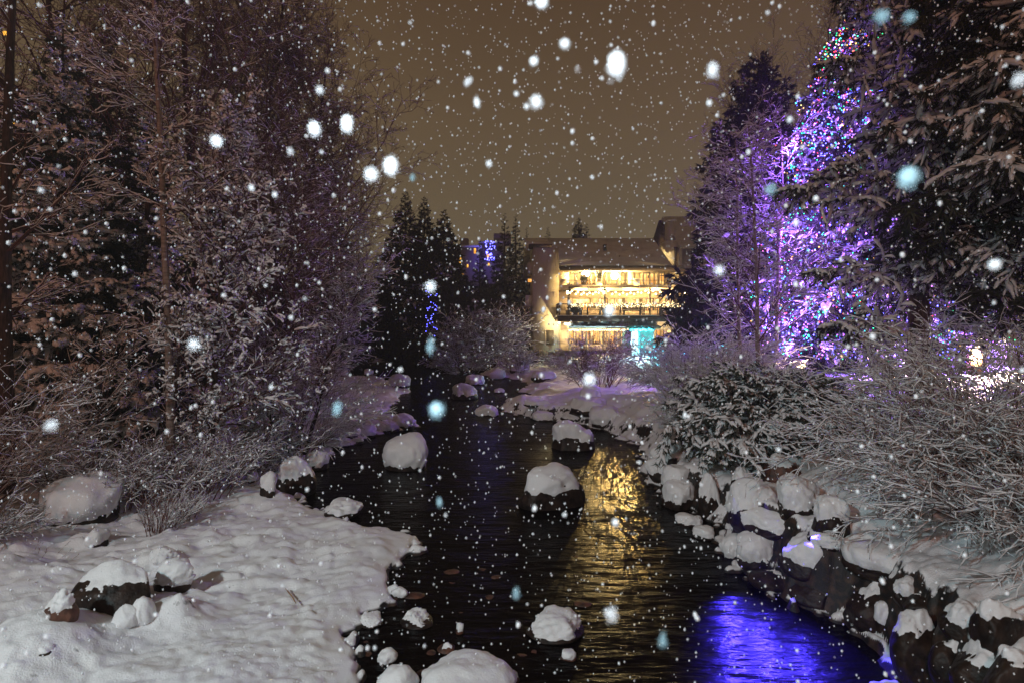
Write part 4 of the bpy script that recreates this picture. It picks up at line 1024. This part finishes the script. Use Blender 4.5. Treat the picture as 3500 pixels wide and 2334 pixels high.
bush('bare_shrub', 'snowy shrub between the arching one and the slim aspens', at(2420, 16.5), .8, 2.3, 70, 227, .8, 8, 5, .014, (-.05, 0), .012, trop=-.1)
bush('bare_shrub', 'drooping snow-laden shrub above the violet-lit rock', at(2400, 14.4), .5, 1.4, 36, 228, 1.3, 8, 4, .014, (-.2, 0), .013, trop=-.4)
bush('bare_shrub', 'lit pinkish shrub under the slim aspens', at(2480, 21), 1.2, 2.4, 60, 229, .9, 8, 4, .018, (0, 0), .012)
conifer('juniper', 'low spreading evergreen with snow pads above the rock pile', 2620, 12.2, 1335, 560, 87, HI, 120, snow_frac=1, profile=.38, pitch=(55, -6), bare=.04, irregular=.3, trunk=.03)
conifer('juniper', 'snow-capped low evergreen just behind the spreading one', 2690, 16, 1330, 420, 88, HI, 60, snow_frac=1, profile=.4, pitch=(50, 0), bare=.05, irregular=.3, trunk=.03)
bush('willow_shrub', 'vast snow-laden shrub arching over the lower right bank', at(3380, 7.9), .6, 2.7, 66, 231, 1.35, 11, 6, .0105, (-.45, -.25), .012, trop=-.45)
bush('willow_shrub', 'snow-laden shrub filling the right edge behind the vast one', at(3420, 11.5), .8, 3.2, 30, 232, 1.1, 10, 5, .013, (-.3, 0), .015, trop=-.35)
bush('willow_shrub', 'snow-laden shrub below the big pine trunk', at(3120, 10.6), .7, 1.8, 34, 233, 1.2, 9, 5, .012, (-.2, 0), .013, trop=-.35)
bush('willow_shrub', 'lowest snowy shrub spilling toward the water at far right', at(3480, 6.3), .4, 1.7, 46, 234, 1.4, 10, 5, .0095, (-.7, 0), .010, trop=-.5)
bush('bare_shrub', 'small dark-twigged shrub between the spreading evergreen and the big pine', at(2880, 12.5), .6, .9, 50, 235, .8, 6, 3, .006, (0, 0), .009, 'red_twig')
# shrubs wound with cyan lights
def lit_shrub(px, Y, s, lb, seed):
    p = at(px, Y); T = bush('lit_shrub', lb, p, s*.3, s, 24, seed, .5, 5, 2, .02, rmin=.01)
    r = np.random.RandomState(seed); V, F_ = oct_(); mb = MB()
    for i in range(110):
        q = np.array([r.randn()*s*.3, r.randn()*s*.2-.15, s*(.1+.85*r.rand())]); mb.add(V*.05+q, [F_])
    o = mb.build('cyan_bulbs', M['led_teal'], T); o['kind'] = 'stuff'
    plight('cyan_glow', (p[0]-.3, p[1]-s*.6, p[2]+s*.5), 160, (.1, .8, 1.0), 0)
lit_shrub(2322, 32, 1.7, 'bush wound with cyan lights just right of the entrance tent', 301); lit_shrub(2462, 30, 1.1, 'low bush with cyan lights left of the aspen trunks', 302)
lit_shrub(2500, 29, 1.9, 'upright bush with cyan lights directly left of the aspen trunks', 303); lit_shrub(2547, 29, 1.5, 'bush with cyan lights seen between the aspen trunks', 304)
lit_shrub(2255, 40, 2.0, 'bright cyan-lit bush at the right foot of the entrance tent', 305)
# bollard lamps
def bollard(px, Y, top_py, lb, pw):
    p = at(px, Y); h = EYE-(top_py-HY)/F*Y-p[2]; T = thing('path_lamp', lb, 'lamp', p)
    MB().prism([(-.17, 0), (.17, 0), (.17, h-.32), (-.17, h-.32)], -.17, .17, 1).V
    MB().box(-.17, .17, -.17, .17, 0, h-.34).build('post', M['wood'], T)
    MB().tube([(0, 0, h-.335), (0, 0, h-.14)], .15, 12).build('lens', M['bulb'], T)
    MB().tube([(0, 0, h-.14), (0, 0, h-.10), (0, 0, h-.02)], [.27, .26, .06], 14).build('hood', M['metal'], T, True)
    MB().ball((0, 0, h-.05), .25, 2, (1, 1, .45)).build('snow_cap', M['snow'], T, True)
    plight('path_lamp_light', (p[0]-.1, p[1]-.35, p[2]+h-.25), pw, (1, .72, .45), 0)
bollard(2738, 21, 1232, 'wooden bollard lamp glowing under the lit tree', 150)
bollard(3330, 21, 1180, 'bollard lamp behind the laden shrubs at the right', 2400)
bollard(3020, 24, 1200, 'bollard lamp behind the trunk of the big pine', 1300)
def planter_box():
    p = at(2615, 24); T = thing('wooden_crate', 'low wooden box with open slatted sides left of the bollard lamp', 'box', p)
    MB().box(-.6, .6, -.3, .3, .05, .62).build('box_body', M['wood'], T)
    MB().box(-.63, .63, -.33, .33, .621, .68).build('snow_layer', M['snow'], T)
    for x in (-.61, .61): MB().box(x-.03, x+.03, -.35, -.302, 0, .66).build('leg', M['dark_wood'], T)
planter_box()
g_ = ground(1000, 2060)
tag(MB().tube([(g_[0]-.22, g_[1]+.28, g_[2]+.05), (g_[0]-.02, g_[1]+.04, g_[2]+.06), (g_[0]+.10, g_[1]-.12, g_[2]+.05)], [.008, .010, .006], 5).build('stick', M['wood'], None, True), 'thin straight stick lying on the rippled snow of the left bank', 'stick')
for fx, fy, fz, pw in ((3.72, 8.6, 1.15, 850), (4.05, 8.2, 1.2, 850), (4.38, 7.75, 1.15, 450)):
    plight('blue_patch_spot', (fx, fy, fz), pw, (.06, .035, 1.0), 0, 'SPOT', (fx-.45, fy-2.0, 0), 50, .9)  # added lamps without fixture, imitating the lit tree's blue reflection on the water

# ------------------------------------------------------------------ falling snow
def flakes():
    r = np.random.RandomState(99)
    def blob(seed, sub, crystals):
        V, F_ = ICO[sub]; V = V*(.72+.20*sph_noise(V, seed, 1.6))[:, None]
        rr_ = np.random.RandomState(seed); n = crystals
        c = unit(rr_.randn(n, 3))*(.55+.36*np.abs(rr_.randn(n, 1))*.6); a = unit(rr_.randn(n, 3))*.16; b = unit(rr_.randn(n, 3))*.16
        T_ = np.stack([c-a, c+a, c+b], 1).reshape(-1, 3)
        return np.vstack([V, T_]), [F_, np.arange(3*n).reshape(-1, 3)+len(V)]
    m = mat('falling_flake', (.88, .90, .93), .8)
    proto = []
    m2 = mat('dim_flake', (.30, .46, .52), .8)
    for k in range(6):
        V, Fs = blob(k, 2, 260)
        if k >= 3: V[:len(ICO[2][0])] *= .42
        o = mk('snowflake', V, Fs, m2 if k in (2, 4, 5) else m, smooth=True); proto.append(o)
    small = []
    for k in range(3):
        V, Fs = blob(10+k, 1, 20); small.append(mk('snowflake', V, Fs, m, smooth=True))
    used = set()
    def put(protos, p, s, lb, grp):
        q = protos[r.randint(len(protos))]
        o = q if q.name not in used else q.copy()
        if q.name in used: col.objects.link(o)
        used.add(q.name); o.location = [float(v) for v in p]; o.scale = (float(s[0]), float(s[0]), float(s[1])); o.rotation_euler = (0, r.uniform(-.2, .2), r.rand()*6)
        if q.data.materials[0].name.startswith('dim'): lb = 'large dim bluish snowflake falling close to the viewer'; grp = 'large dim near snowflakes'
        tag(o, lb, 'snowflake', grp)
    BIG = [(2107,223,75,110),(1335,566,55,80),(1270,598,48,52),(1834,350,42,50),(2436,241,38,55),(3104,610,80,88),(3015,57,52,56),(1853,7,45,60),(1186,424,36,70),(1076,443,38,55),
           (740,484,38,42),(1492,1400,58,62),(2013,1298,48,52),(1152,1395,30,60),(174,1453,42,44),(1825,211,30,34),(1930,150,30,34),(2632,649,42,44),(1471,1183,28,70),(2090,2099,50,54),
           (1471,982,36,38),(1094,310,28,34),(3484,275,50,54),(2266,2188,30,60),(2084,1063,34,38),(2460,926,34,36),(1764,2027,28,48),(662,1176,34,38),(1605,276,24,30),(1630,352,20,46),(993,519,24,34),
           (1503,1716,16,40),(2103,1784,24,30),(1410,608,20,30),(1672,560,18,24),(3110,60,40,40),(3400,905,44,44),(1042,1022,14,16),(1596,285,22,28),(2700,410,22,26),(1975,238,20,30),(1800,365,22,26)]
    for i, (px, py, w, h) in enumerate(BIG):
        d = .62+.25*r.rand() if w > 28 else .9+.4*r.rand()
        p = P(px, py, d)
        put(proto[2:] if (py > 590 or px > 2900 or px < 300) and i % 4 else proto[:2]+proto[3:4], p, (w/F*d/2*.95, h/F*d/2*.95), 'large bright snowflake falling close to the viewer', 'large near snowflakes')
    n = 0
    while n < 250:
        px, py = r.uniform(0, 3500), r.uniform(-20, 2330)
        if r.rand() < .25 and py > 1300: continue
        d = r.uniform(1.1, 2.8); a = r.uniform(9, 20)*(2.6/d)**.3
        put(small, P(px, py, d), (a/F*d/2, a/F*d/2*r.uniform(1, 1.6)), 'small white snowflake drifting in the night air', 'small falling snowflakes'); n += 1
    N = 13000
    px = r.uniform(-200, 3700, N); py = r.uniform(-60, 2340, N); d = 1.8+6.5*r.rand(N)**.8
    sky = (py < 900) & (px > 950) & (px < 2500)
    keep = (EYE-(py-HY)/F*d > .25) & (r.rand(N) < np.where(sky, 1, .7)); px, py, d = px[keep], py[keep], d[keep]
    a = (3.0+5.5*r.rand(len(d))**2)*(.6+.5*(3/d)**.5)
    V, F_ = oct_(); s = (a/F*d/2)
    C = np.stack([(px-CX)/F*d, d, EYE-(py-HY)/F*d], 1)
    W = V[None]*np.stack([s, s, s*1.35], 1)[:, None]+C[:, None]
    FF = (F_[None]+(np.arange(len(d))*6)[:, None, None]).reshape(-1, 3)
    o = mk('falling_snow', W.reshape(-1, 3), [FF], m); o['kind'] = 'stuff'; o['label'] = 'countless tiny snowflakes filling the night air'; o['category'] = 'falling snow'
flakes()
# ------------------------------------------------------------------ falling-snow haze
def haze():
    o = MB().box(-150, 130, -28, 150, -2, 45).build('haze', bpy.data.materials.new('haze'), None)
    o['kind'] = 'stuff'; m = o.data.materials[0]; m.use_nodes = True; t = m.node_tree; t.nodes.clear()
    out_ = t.nodes.new('ShaderNodeOutputMaterial'); v = t.nodes.new('ShaderNodeVolumePrincipled')
    v.inputs['Color'].default_value = (.85, .85, .86, 1); v.inputs['Density'].default_value = .0012; v.inputs['Anisotropy'].default_value = .35
    t.links.new(v.outputs[0], out_.inputs['Volume'])
haze()
